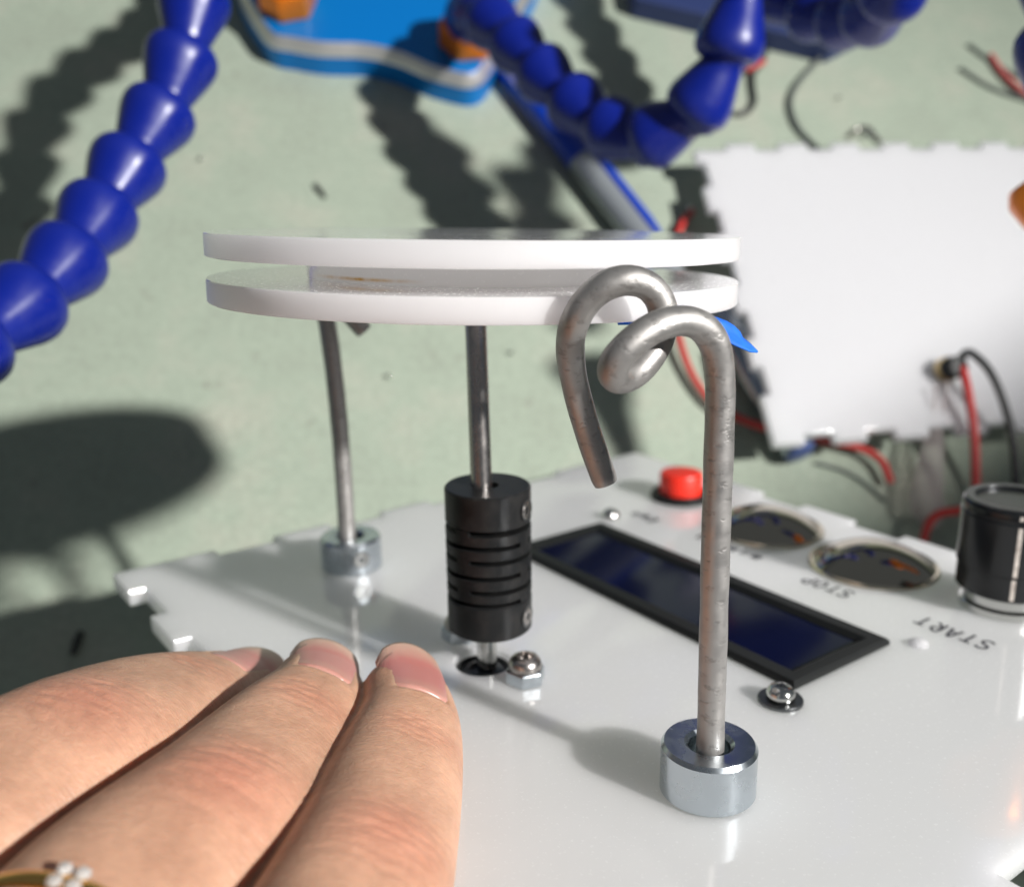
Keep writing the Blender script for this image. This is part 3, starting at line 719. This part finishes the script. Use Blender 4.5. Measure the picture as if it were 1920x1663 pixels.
wire('wire', 'red wire running from under the discs to the left edge of white sheet', 'wire',
     [on_table(1297, 396, 2), on_table(1275, 428, 3), on_table(1258, 500, 4), on_table(1262, 580, 4), on_table(1274, 640, 4), on_table(1298, 705, 3), on_table(1336, 755, 3), on_table(1390, 786, 4), on_table(1446, 806, 5),
      on_table(1490, 818, 4), on_table(1540, 826, 4), on_table(1605, 838, 4), on_table(1650, 862, 4), on_table(1670, 905, 3)], 1.15, M_WIRER)
wire('wire', 'short red wire emerging beside the black knob', 'wire',
     [on_table(1728, 1040, 6), on_table(1738, 990, 8), on_table(1756, 966, 10), on_table(1790, 958, 12), on_table(1840, 955, 14)], 1.2, M_WIRER)
wire('wire', 'red wire hanging down from the small black part on white sheet', 'wire',
     [on_table(1804, 690, 19), on_table(1814, 730, 19), on_table(1825, 800, 16), on_table(1829, 870, 12), on_table(1830, 980, 8)], 1.25, M_WIRER)
wire('wire', 'black wire arching down from the small black part on white sheet', 'wire',
     [on_table(1798, 690, 18), on_table(1806, 666, 21), on_table(1824, 664, 23), on_table(1858, 700, 23), on_table(1886, 768, 20), on_table(1902, 850, 16), on_table(1908, 980, 10)], 1.2, M_WIREK)
wire('wire', 'thin grey wire curving on the bench above the white sheet', 'wire',
     [on_table(1556, 84, 3), on_table(1530, 118, 1.2), on_table(1494, 160, 1.2), on_table(1482, 196, 1.2), on_table(1494, 236, 1.2), on_table(1520, 266, 1.2), on_table(1560, 300, 1.2)], .95, M_WIREG)
wire('wire', 'pale red wire end on the bench at the far right', 'wire',
     [on_table(1857, 104, 1.5), on_table(1880, 138, 1.6), on_table(1916, 172, 2), on_table(1960, 200, 2)], 1.2, mat('pale_red_wire', (.55, .13, .12), .5))
wire('wire', 'upper grey wire strand beside the pale red wire', 'wire',
     [on_table(1816, 84, .9), on_table(1848, 108, .9), on_table(1890, 134, .9), on_table(1950, 162, .9)], .7, M_WIREG)
wire('wire', 'lower grey wire strand beside the pale red wire', 'wire',
     [on_table(1800, 128, .9), on_table(1850, 160, .9), on_table(1905, 182, .9), on_table(1960, 196, .9)], .7, M_WIREG)
wire('wire', 'curled black wire behind the right arm of the U hose', 'wire',
     [on_table(1436, 96, 1.2), on_table(1428, 118, 1.5), on_table(1412, 140, 1.6), on_table(1412, 166, 1.3), on_table(1414, 192, 1.2), on_table(1398, 212, 1.1), on_table(1376, 214, 1)], 1.0, M_WIREK)
wire('wire', 'short red wire scrap behind the right arm of the U hose', 'wire',
     [on_table(1400, 132, 2.5), on_table(1415, 124, 3.2), on_table(1432, 116, 3)], 1.1, M_WIRER)
wire('wire', 'faint dark wire on the bench under the tube end', 'wire',
     [on_table(1530, 868, .7), on_table(1580, 882, .7), on_table(1620, 905, .7), on_table(1660, 940, .7)], .55, M_WIREG)
def small_part():
    c = on_table(1786, 690, 17)
    r = world_root('electronic_part', 'small black round electronic part with brass rim above the wires', 'electronic part', c)
    d = C2W(np.array([.25, -.1, -1.0])) - C2W([0, 0, 0])
    part('part_body', lathe([(0, -4), (3.1, -4), (3.3, -3), (3.3, 2.6), (2.9, 3.2), (0, 3.3)], c, d, 32), M_BLACKPL, r)
    part('brass_rim', lathe([(3.3, -3.4), (3.75, -3.3), (3.75, -1.2), (3.3, -1.1)], c, d, 32), M_BRASS, r)
small_part()
def sleeve():
    P = [on_table(1752, 800, 10), on_table(1750, 830, 9), on_table(1745, 865, 8), on_table(1740, 905, 7), on_table(1738, 940, 6.5), on_table(1746, 968, 6), on_table(1758, 988, 5)]
    path = spline(P, 8); n = len(path); R = np.interp(np.linspace(0, 1, n), [0, .15, .5, .75, .9, 1], [1.8, 2.9, 4.2, 4.7, 3.4, .9])
    r = world_root('plastic_sleeve', 'clear pinkish plastic sleeve hanging in shade left of the black knob', 'plastic sleeve', P[0])
    part('sleeve_body', tube(path, R, 24), M_CLEAR, r, smooth=60)
    for a, b in (((1746, 808), (1756, 720)), ((1762, 812), (1776, 716))):
        part('reflection_streak', tube([on_table(*a, 10), on_table((a[0] + b[0]) / 2, (a[1] + b[1]) / 2, 14), on_table(*b, 17)], .5, 10), M_CLEAR, r)  # clear rods stand in for reflection streaks seen in the glossy white sheet
sleeve()
def clip():
    r = world_root('metal_clip', 'tiny bent metal clip on the bench above the white sheet', 'metal clip', on_table(1628, 250, 0))
    part('clip_wire', tube(spline([on_table(1592, 258, .8), on_table(1606, 244, 1.2), on_table(1626, 240, 2.2), on_table(1640, 254, 1.6), on_table(1652, 268, .8)], 8), .75, 12), M_STEEL, r)
    c = on_table(1630, 250, 3.0); part('bead', lathe([(0, -1.0), (.8, -.7), (1.1, 0), (.8, .7), (0, 1.0)], c, (0, 0, 1), 20), M_SCREW, r)
clip()
def crumb(px, py, dx, dy, r, m, label, h=None):
    a = on_table(px, py, r); b = on_table(px + dx, py + dy, r)
    o = mesh_obj('crumb', *sub(tube([a, (a * .5 + b * .5) + np.array([0, 0, .2]), b], [r * .8, r, r * .7], 10), a), m, smooth=60)
    o.location = Vector(a) * MM; tag(o, label, 'crumb', 'small scraps on the bench')
crumb(590, 346, 20, 24, .75, M_DEBRIS, 'small dark scrap on the bench above the left of upper disc')
crumb(152, 1184, -16, 44, 1.0, M_DEBRIS, 'black scrap on the shaded bench beside the knuckles')
for px, py, lb in ((727, 706, 'shiny metal bead on the bench left of the shaft'), (376, 299, 'shiny metal bead on the bench right of the left hose'), (1293, 392, 'shiny metal bead in the shadow of white sheet'), (1572, 184, 'shiny metal bead on the bench under the hose pointing at the viewer'), (958, 662, 'shiny metal bead on the bench right of the shaft')):
    c = on_table(px, py, .6); o = mesh_obj('metal_bead', *lathe([(0, -.85), (.6, -.6), (.85, 0), (.6, .6), (0, .85)], (0, 0, 0), seg=24), M_BEAD, smooth=80)
    o.location = Vector(c) * MM; tag(o, lb, 'bead', 'small scraps on the bench')

# ------------------------------------------------------------------ the hand
def skin_mat():
    m = bpy.data.materials.new('skin'); m.use_nodes = True; nt = m.node_tree; b = nt.nodes['Principled BSDF']; N = nt.nodes.new; Lk = nt.links.new
    b.inputs['Roughness'].default_value = .43; b.inputs['Specular IOR Level'].default_value = .42
    b.inputs['Subsurface Weight'].default_value = .42; b.inputs['Subsurface Radius'].default_value = (1, .38, .22); b.inputs['Subsurface Scale'].default_value = .0028
    tc = N('ShaderNodeTexCoord')
    red = N('ShaderNodeAttribute'); red.attribute_name = 'red'
    n = N('ShaderNodeTexNoise'); n.inputs['Scale'].default_value = 130; n.inputs['Detail'].default_value = 6; Lk(tc.outputs['Object'], n.inputs['Vector'])
    r = N('ShaderNodeValToRGB'); e = r.color_ramp.elements; e[0].position = .32; e[0].color = (.415, .230, .150, 1); e[1].position = .68; e[1].color = (.555, .322, .214, 1)
    Lk(n.outputs['Fac'], r.inputs['Fac'])
    mx = N('ShaderNodeMix'); mx.data_type = 'RGBA'; Lk(red.outputs['Fac'], mx.inputs['Factor']); Lk(r.outputs['Color'], mx.inputs['A']); mx.inputs['B'].default_value = (.50, .18, .12, 1)
    n2 = N('ShaderNodeTexNoise'); n2.inputs['Scale'].default_value = 900; n2.inputs['Detail'].default_value = 4; Lk(tc.outputs['Object'], n2.inputs['Vector'])
    mr = N('ShaderNodeMapRange'); mr.inputs['From Min'].default_value = .3; mr.inputs['From Max'].default_value = .7; mr.inputs['To Min'].default_value = .92; mr.inputs['To Max'].default_value = 1.06
    Lk(n2.outputs['Fac'], mr.inputs['Value'])
    vm = N('ShaderNodeVectorMath'); vm.operation = 'SCALE'; Lk(mx.outputs['Result'], vm.inputs[0]); Lk(mr.outputs['Result'], vm.inputs['Scale']); Lk(vm.outputs[0], b.inputs['Base Color'])
    # fine transverse skin lines: finger coordinates (along, around)
    fc = N('ShaderNodeAttribute'); fc.attribute_name = 'fingerco'
    mp = N('ShaderNodeMapping'); mp.inputs['Scale'].default_value = (2.6, .55, 1); Lk(fc.outputs['Vector'], mp.inputs['Vector'])
    nl = N('ShaderNodeTexNoise'); nl.inputs['Scale'].default_value = 1.0; nl.inputs['Detail'].default_value = 4; nl.inputs['Roughness'].default_value = .65; nl.inputs['Distortion'].default_value = .5; Lk(mp.outputs[0], nl.inputs['Vector'])
    vo = N('ShaderNodeTexVoronoi'); vo.feature = 'DISTANCE_TO_EDGE'; vo.inputs['Scale'].default_value = 1.0
    mp2 = N('ShaderNodeMapping'); mp2.inputs['Scale'].default_value = (1.9, 1.1, 1); Lk(fc.outputs['Vector'], mp2.inputs['Vector']); Lk(mp2.outputs[0], vo.inputs['Vector'])
    cl = N('ShaderNodeMapRange'); cl.inputs['From Max'].default_value = .16; Lk(vo.outputs['Distance'], cl.inputs['Value'])
    ad = N('ShaderNodeMath'); ad.operation = 'MULTIPLY_ADD'; Lk(cl.outputs['Result'], ad.inputs[0]); ad.inputs[1].default_value = .22; Lk(nl.outputs['Fac'], ad.inputs[2])
    u = N('ShaderNodeBump'); u.inputs['Strength'].default_value = .42; u.inputs['Distance'].default_value = .00028; Lk(ad.outputs[0], u.inputs['Height']); Lk(u.outputs['Normal'], b.inputs['Normal'])
    rr = N('ShaderNodeMapRange'); rr.inputs['From Min'].default_value = .35; rr.inputs['From Max'].default_value = .65; rr.inputs['To Min'].default_value = .34; rr.inputs['To Max'].default_value = .52
    Lk(nl.outputs['Fac'], rr.inputs['Value']); Lk(rr.outputs['Result'], b.inputs['Roughness'])
    return m
def nail_mat():
    m = bpy.data.materials.new('nail'); m.use_nodes = True; nt = m.node_tree; b = nt.nodes['Principled BSDF']; N = nt.nodes.new; Lk = nt.links.new
    b.inputs['Roughness'].default_value = .30; b.inputs['Subsurface Weight'].default_value = .35; b.inputs['Subsurface Radius'].default_value = (1, .4, .3); b.inputs['Subsurface Scale'].default_value = .0012
    a = N('ShaderNodeAttribute'); a.attribute_name = 'nailv'
    r = N('ShaderNodeValToRGB'); e = r.color_ramp.elements; e[0].position = 0; e[0].color = (.44, .22, .18, 1); e[1].position = 1; e[1].color = (.50, .34, .26, 1)
    for p, c in ((.10, (.46, .23, .19, 1)), (.25, (.44, .185, .165, 1)), (.62, (.44, .17, .15, 1)), (.82, (.49, .29, .225, 1))):
        k = e.new(p); k.color = c
    Lk(a.outputs['Fac'], r.inputs['Fac']); Lk(r.outputs['Color'], b.inputs['Base Color'])
    return m
M_SKIN = skin_mat(); M_NAIL = nail_mat()
FINGERS = []
def finger(joints, w, hd, hv, roll, nail=True, dorsal=False):
    """joints in panel mm from the knuckle to the fingertip (dorsal: points on the back of the finger); returns centre line, frames, radii"""
    J = [np.asarray(j, float) for j in joints]
    if dorsal: J = [j - np.array([math.sin(roll) * .7, 0, math.cos(roll)]) * h for j, h in zip(J, hd)]
    P = np.array(spline(J, 30)); L = np.concatenate([[0], np.cumsum(np.linalg.norm(np.diff(P, axis=0), axis=1))])
    n = int(L[-1] / .5); s = np.linspace(0, L[-1], n); P = np.stack([np.interp(s, L, P[:, i]) for i in range(3)], 1)
    for _ in range(60): P[1:-1] = (P[:-2] + 2 * P[1:-1] + P[2:]) / 4
    T = np.gradient(P, axis=0); T /= np.linalg.norm(T, axis=1)[:, None]
    D = np.array([math.sin(roll), 0, math.cos(roll)])[None] - 0 * T
    D = D - T * (D * T).sum(1)[:, None]; D /= np.linalg.norm(D, axis=1)[:, None]
    X = np.cross(T, D)
    # joint arc positions
    js = [s[np.argmin(((P - j) ** 2).sum(1))] for j in J]
    u = np.array(js)
    return dict(P=P, T=T, D=D, X=X, s=s, js=js, w=np.interp(s, u, w), hd=np.interp(s, u, hd), hv=np.interp(s, u, hv), nail=nail)
def smooth1(a, k=25):
    a = a.copy()
    for _ in range(k): a[1:-1] = (a[:-2] + 2 * a[1:-1] + a[2:]) / 4
    return a
def finger_mesh(f, seg=48):
    P, T, D, X = f['P'], f['T'], f['D'], f['X']; n = len(P)
    f['w'] = smooth1(f['w'], 60); f['hd'] = smooth1(f['hd'], 60); f['hv'] = smooth1(f['hv'], 60)
    # round the tip
    Rt = 6.0; q = np.clip((f['s'] - (f['s'][-1] - Rt)) / Rt, 0, 1); cap = np.sqrt(np.clip(1 - q ** 2.2, 0, 1)); cap[-1] = .02
    V, Fc = [], []
    for i in range(n):
        for k in range(seg):
            t = 2 * math.pi * k / seg; c, sn = math.cos(t), math.sin(t)
            h = f['hd'][i] if sn > 0 else f['hv'][i]
            e = f.get('e', .9); cx = math.copysign(abs(c) ** e, c); sy = math.copysign(abs(sn) ** e, sn)
            V.append(P[i] + cap[i] * (X[i] * f['w'][i] * cx + D[i] * h * sy))
    for i in range(n - 1):
        for k in range(seg):
            j = (k + 1) % seg; Fc.append((i * seg + k, i * seg + j, (i + 1) * seg + j, (i + 1) * seg + k))
    Fc.append(tuple(range(seg))); Fc.append(tuple((n - 1) * seg + k for k in range(seg)))
    f['cap'] = cap
    return V, Fc
PD = panel_depth
F1 = finger([PD(505, 2247, 55), PD(633, 1766, 80), PD(711, 1562, 95), PD(746, 1455, 106), PD(773, 1362, 117), PD(788, 1290, 128), PD(764, 1218, 138)],
            [10.4, 9.7, 9.0, 8.5, 7.8, 6.6, 5.7], [8.5, 7.4, 7.0, 6.4, 6.0, 5.0, 4.2], [9, 8, 7.4, 7, 6.4, 5.6, 5.0], .44, dorsal=True)
F2 = finger([PD(-52, 1950, 66), PD(250, 1588, 87), PD(424, 1446, 99), PD(502, 1367, 110), PD(564, 1296, 120), PD(606, 1252, 130), PD(612, 1212, 140)],
            [10.8, 10.5, 10.0, 9.3, 8.2, 6.5, 5.6], [8.8, 7.9, 7.5, 6.8, 6.3, 5.2, 4.3], [9, 8, 7.6, 7, 6.4, 5.6, 5.0], .38, dorsal=True)
F3 = finger([PD(-330, 1640, 82), PD(-45, 1410, 96), PD(148, 1306, 107), PD(250, 1266, 117), PD(345, 1242, 127), PD(424, 1236, 137), PD(488, 1228, 145.5)],
            [11.4, 11.0, 10.4, 9.8, 8.6, 6.8, 5.6], [8.3, 7.4, 7.0, 6.4, 6.0, 5.0, 4.2], [9.6, 9, 8.6, 8, 7, 5.8, 5.0], .22, dorsal=True)
F4 = finger([(-84, 58, 16), (-86, 78, 12), (-86, 94, 4), (-84, 104, -8), (-80, 108, -18), (-72, 106, -32)],
            [8, 7.2, 6.9, 6.4, 6.0, 5.2], [7.5, 6.6, 6.4, 5.6, 5.0, 4.2], [8, 7, 6.6, 6, 5.6, 4.8], 0, False)
TH = finger([(-40, -4, 2), (-24, 22, -8), (-12, 44, -13), (-8, 58, -14), (-5, 70, -13.5), (-2, 88, -12)],
            [12, 11, 9.8, 9.4, 9.2, 8], [11, 10, 8.4, 7.4, 6.6, 5], [11, 10, 8.4, 8, 7.6, 6.4], math.pi, False)
F1['e'] = .86; F2['e'] = .84; F3['e'] = .80
FINGERS = [F1, F2, F3, F4, TH]
def palm_mesh():
    cs = [(-96, -92, -8), (-88, -60, -4), (-74, -28, 4), (-62, 2, 9), (-56, 26, 14), (-53, 46, 19), (-52, 58, 21)]
    ws = [26, 25, 30, 36, 39, 38, 34]; hs = [19, 18, 17, 15, 13, 11, 8]
    P = np.array(spline(cs, 10)); n = len(P); T = np.gradient(P, axis=0); T /= np.linalg.norm(T, axis=1)[:, None]
    W_ = np.interp(np.linspace(0, 1, n), np.linspace(0, 1, 7), ws); H_ = np.interp(np.linspace(0, 1, n), np.linspace(0, 1, 7), hs)
    V, Fc = [], []; seg = 48
    for i in range(n):
        D = np.array([.05, 0, 1.0]); D -= T[i] * (D @ T[i]); D /= np.linalg.norm(D); X = np.cross(T[i], D)
        for k in range(seg):
            t = 2 * math.pi * k / seg; c, sn = math.cos(t), math.sin(t)
            V.append(P[i] + X * W_[i] * math.copysign(abs(c) ** .8, c) + D * H_[i] * math.copysign(abs(sn) ** .8, sn))
    for i in range(n - 1):
        for k in range(seg):
            j = (k + 1) % seg; Fc.append((i * seg + k, i * seg + j, (i + 1) * seg + j, (i + 1) * seg + k))
    Fc.append(tuple(range(seg))); Fc.append(tuple((n - 1) * seg + k for k in range(seg)))
    return V, Fc
def noise1(x, seed):
    r = np.random.RandomState(seed); out = np.zeros_like(x)
    for a, fr in ((.5, .9), (.3, 1.9), (.2, 3.7)): out += a * np.sin(x * fr + r.uniform(0, 6.28))
    return out
def build_hand():
    V, Fc = join(*[finger_mesh(f) for f in FINGERS], palm_mesh())
    hb = np.array([-50.0, 40.0, 0])
    root = panel_root('hand', 'bare left hand with unpolished pink nails and gold ring, gripping the left edge of panel', 'hand', hb)
    # one continuous surface: fuse in metres x 10 (for voxel precision), then shape the skin
    me = bpy.data.meshes.new('raw'); me.from_pydata([tuple((np.asarray(v) - hb) * .01) for v in V], [], Fc)
    bm = bmesh.new(); bm.from_mesh(me); bmesh.ops.recalc_face_normals(bm, faces=bm.faces); bm.to_mesh(me); bm.free()
    tmp = bpy.data.objects.new('raw', me); COL.objects.link(tmp)
    rm = tmp.modifiers.new('r', 'REMESH'); rm.mode = 'VOXEL'; rm.voxel_size = .0033
    dg = bpy.context.evaluated_depsgraph_get(); ev = tmp.evaluated_get(dg); m2 = bpy.data.meshes.new_from_object(ev, depsgraph=dg)
    bpy.data.objects.remove(tmp)
    nv = len(m2.vertices); co = np.empty(nv * 3); m2.vertices.foreach_get('co', co); co = co.reshape(-1, 3) * 100 + hb
    # light smoothing over edges
    ed = np.empty(len(m2.edges) * 2, int); m2.edges.foreach_get('vertices', ed); ed = ed.reshape(-1, 2)
    deg = np.bincount(ed.ravel(), minlength=nv).astype(float)[:, None]
    def lap(a):
        s = np.zeros_like(a); np.add.at(s, ed[:, 0], a[ed[:, 1]]); np.add.at(s, ed[:, 1], a[ed[:, 0]]); return s / deg
    for _ in range(4): co = co * .4 + lap(co) * .6
    nr = np.empty(nv * 3); m2.vertices.foreach_set('co', ((co - hb) * MM).ravel()); m2.update(); m2.vertices.foreach_get('normal', nr); nr = nr.reshape(-1, 3)
    # nearest finger, finger coordinates
    best = np.full(nv, 1e9); fs = np.zeros(nv); ft = np.zeros(nv); fi = np.full(nv, -1); dors = np.zeros(nv)
    for k, f in enumerate(FINGERS):
        P = f['P'][::3]
        for a in range(0, nv, 20000):
            c = co[a:a + 20000]; d2 = ((c[:, None] - P[None]) ** 2).sum(2); j = d2.argmin(1); dd = np.sqrt(d2[np.arange(len(c)), j])
            v = c - P[j]; sx = (v * f['X'][::3][j]).sum(1); sd = (v * f['D'][::3][j]).sum(1); sl = (v * f['T'][::3][j]).sum(1)
            b = best[a:a + 20000]; m = dd < b
            b[m] = dd[m]; fs[a:a + 20000][m] = (f['s'][::3][j] + sl)[m]; ft[a:a + 20000][m] = np.arctan2(sx, sd)[m]; fi[a:a + 20000][m] = k; dors[a:a + 20000][m] = (sd / (dd + 1e-6))[m]
    disp = np.zeros(nv); red = np.zeros(nv)
    for k, f in enumerate(FINGERS):
        m = fi == k; s = fs[m]; t = ft[m] * 7; dw = np.clip(dors[m] * 1.4, 0, 1)
        g = np.zeros(m.sum()); rd = np.zeros(m.sum()); pip, dip, tip = f['js'][2], f['js'][4], f['s'][-1]
        for c, amp, sg, offs in ((dip, .24, .30, (-2.6, -1.3, -.1, 1.2, 2.3)), (pip, .25, .36, (-5.0, -3.4, -1.6, -.2, 1.3, 3.1, 4.6))):
            for q, o in enumerate(offs):
                wob = .55 * noise1(t * .55 + q * 3, 10 * k + q) + .10 * (t / 4) ** 2 * (1 if o > 0 else -1)
                a = amp * (.55 + .45 * noise1(t * .4 + q, 50 + 7 * k + q)) * np.exp(-(t / 5.2) ** 2)
                g -= a * np.exp(-((s - c - o - wob) / sg) ** 2)
            rd += np.exp(-((s - c) / (5.5 if c == pip else 3.2)) ** 2) * np.exp(-(t / 6.0) ** 2) * (.5 if c == pip else .3)
        g += .55 * np.exp(-((s - pip) / 6) ** 2) * np.exp(-(t / 6) ** 2) + .05 * noise1(s * 1.1, k) * noise1(t * .8, k + 3)
        # nail bed: sink the skin below the nail, keep a fold round it
        if f['nail']:
            L0 = tip - 12.2; hw = 5.3
            x = np.clip((s - L0) / 1.0, 0, 1) * np.clip((hw - np.abs(t)) / .9, 0, 1); g -= .42 * x
            fold = np.exp(-((s - (L0 - .7)) / .7) ** 2) * np.exp(-(t / 5.0) ** 4)
            g += .12 * fold; rd += .5 * np.clip((s - (tip - 9)) / 6, 0, 1)
        disp[m] = g * np.where(np.isin(s, s), 1, 1) * np.clip(dw + .0, 0, 1); red[m] = np.clip(rd, 0, 1) * np.clip(dw, 0, 1)
    # deep creases between fingers stay warm
    co = co + nr * disp[:, None]
    m2.vertices.foreach_set('co', ((co - hb) * MM).ravel())
    at = m2.attributes.new('fingerco', 'FLOAT_VECTOR', 'POINT'); at.data.foreach_set('vector', np.stack([fs, ft * 7, fi * 37.0], 1).ravel())
    at = m2.attributes.new('red', 'FLOAT', 'POINT'); at.data.foreach_set('value', red)
    m2.materials.clear(); m2.materials.append(M_SKIN); m2.shade_smooth(); m2.update(); m2.name = 'skin'
    o = bpy.data.objects.new('skin', m2); COL.objects.link(o); o.parent = root
    # nails
    for f in FINGERS[:3]:
        V, Fc, nvv = [], [], []; nu, nw = 25, 17; tip = f['s'][-1]; L0, L1 = tip - 12.0, tip + 1.3
        for a in range(nu):
            v = a / (nu - 1)
            for b_ in range(nw):
                x = -1 + 2 * b_ / (nw - 1)
                # outline: rounded free edge, curved cuticle
                l1 = L1 - 4.2 * abs(x) ** 2.2; l0 = L0 + 1.5 * x * x
                s = l0 + (l1 - l0) * v; i = min(np.searchsorted(f['s'], s), len(f['s']) - 1)
                i_c = min(i, np.searchsorted(f['s'], tip - 5.0))
                wd = 5.3 * (1 - .10 * (1 - v) ** 2 - .05 * v)
                ph = x * 1.08
                base = f['P'][i] if s <= tip else f['P'][-1] + f['T'][-1] * (s - tip)
                hh = f['hd'][i_c] ; dr = max(0, s - (tip - 6)) 
                z = hh * (math.cos(ph) - 1) * .62 + hh - .02 - .004 * dr * dr + (.10 if v > .04 else -.15) - .75 * abs(x) ** 8
                V.append(base + f['X'][i] * wd * math.sin(ph) / math.sin(1.08) + f['D'][i] * z); nvv.append(v)
        for a in range(nu - 1):
            for b_ in range(nw - 1): Fc.append((a * nw + b_, a * nw + b_ + 1, (a + 1) * nw + b_ + 1, (a + 1) * nw + b_))
        no = mesh_obj('nail', [np.asarray(q) - hb for q in V], Fc, M_NAIL, root, smooth=80)
        at = no.data.attributes.new('nailv', 'FLOAT', 'POINT'); at.data.foreach_set('value', nvv)
        sd = no.modifiers.new('t', 'SOLIDIFY'); sd.thickness = .0005; sd.offset = -1
    return root
hand = build_hand()
# ring on the middle finger
def ring():
    f = F2; i = int(np.argmin(((f['P'] + f['D'] * f['hd'][:, None] - PD(96, 1672, 80.5)) ** 2).sum(1)))
    c, X, D, T = f['P'][i], f['X'][i], f['D'][i], f['T'][i]
    r = panel_root('gold_ring', 'gold ring set with small clear stones on the finger at the bottom left corner', 'ring', c)
    w, hd, hv = f['w'][i] + .35, f['hd'][i] + .35, f['hv'][i] + .35
    V, Fc = [], []; n, k = 72, 10
    for a in range(n):
        t = 2 * math.pi * a / n; ct, st = math.cos(t), math.sin(t); p = c + X * w * ct + D * (hd if st > 0 else hv) * st
        o = X * ct + D * st; o /= np.linalg.norm(o)
        for b in range(k):
            q = 2 * math.pi * b / k; V.append(p + o * .75 * math.cos(q) + T * 1.0 * math.sin(q))
    for a in range(n):
        for b in range(k): Fc.append((a * k + b, a * k + (b + 1) % k, ((a + 1) % n) * k + (b + 1) % k, ((a + 1) % n) * k + b))
    part('band', (V, Fc), M_GOLD, r, smooth=60)
    for j, (dx, dt) in enumerate(((0, -.75), (0, .75), (1.5, -.75), (1.5, .75))):
        th = math.pi / 2 + (3.4 - dx) / w
        p = c + X * w * math.cos(th) + D * hd * math.sin(th); o = X * math.cos(th) + D * math.sin(th)
        part('stone', lathe([(0, .3), (.6, .7), (.68, 1.0), (.42, 1.3), (0, 1.34)], p + T * dt, o, 8), M_STONE, r, smooth=0)
ring()
bpy.context.view_layer.update()
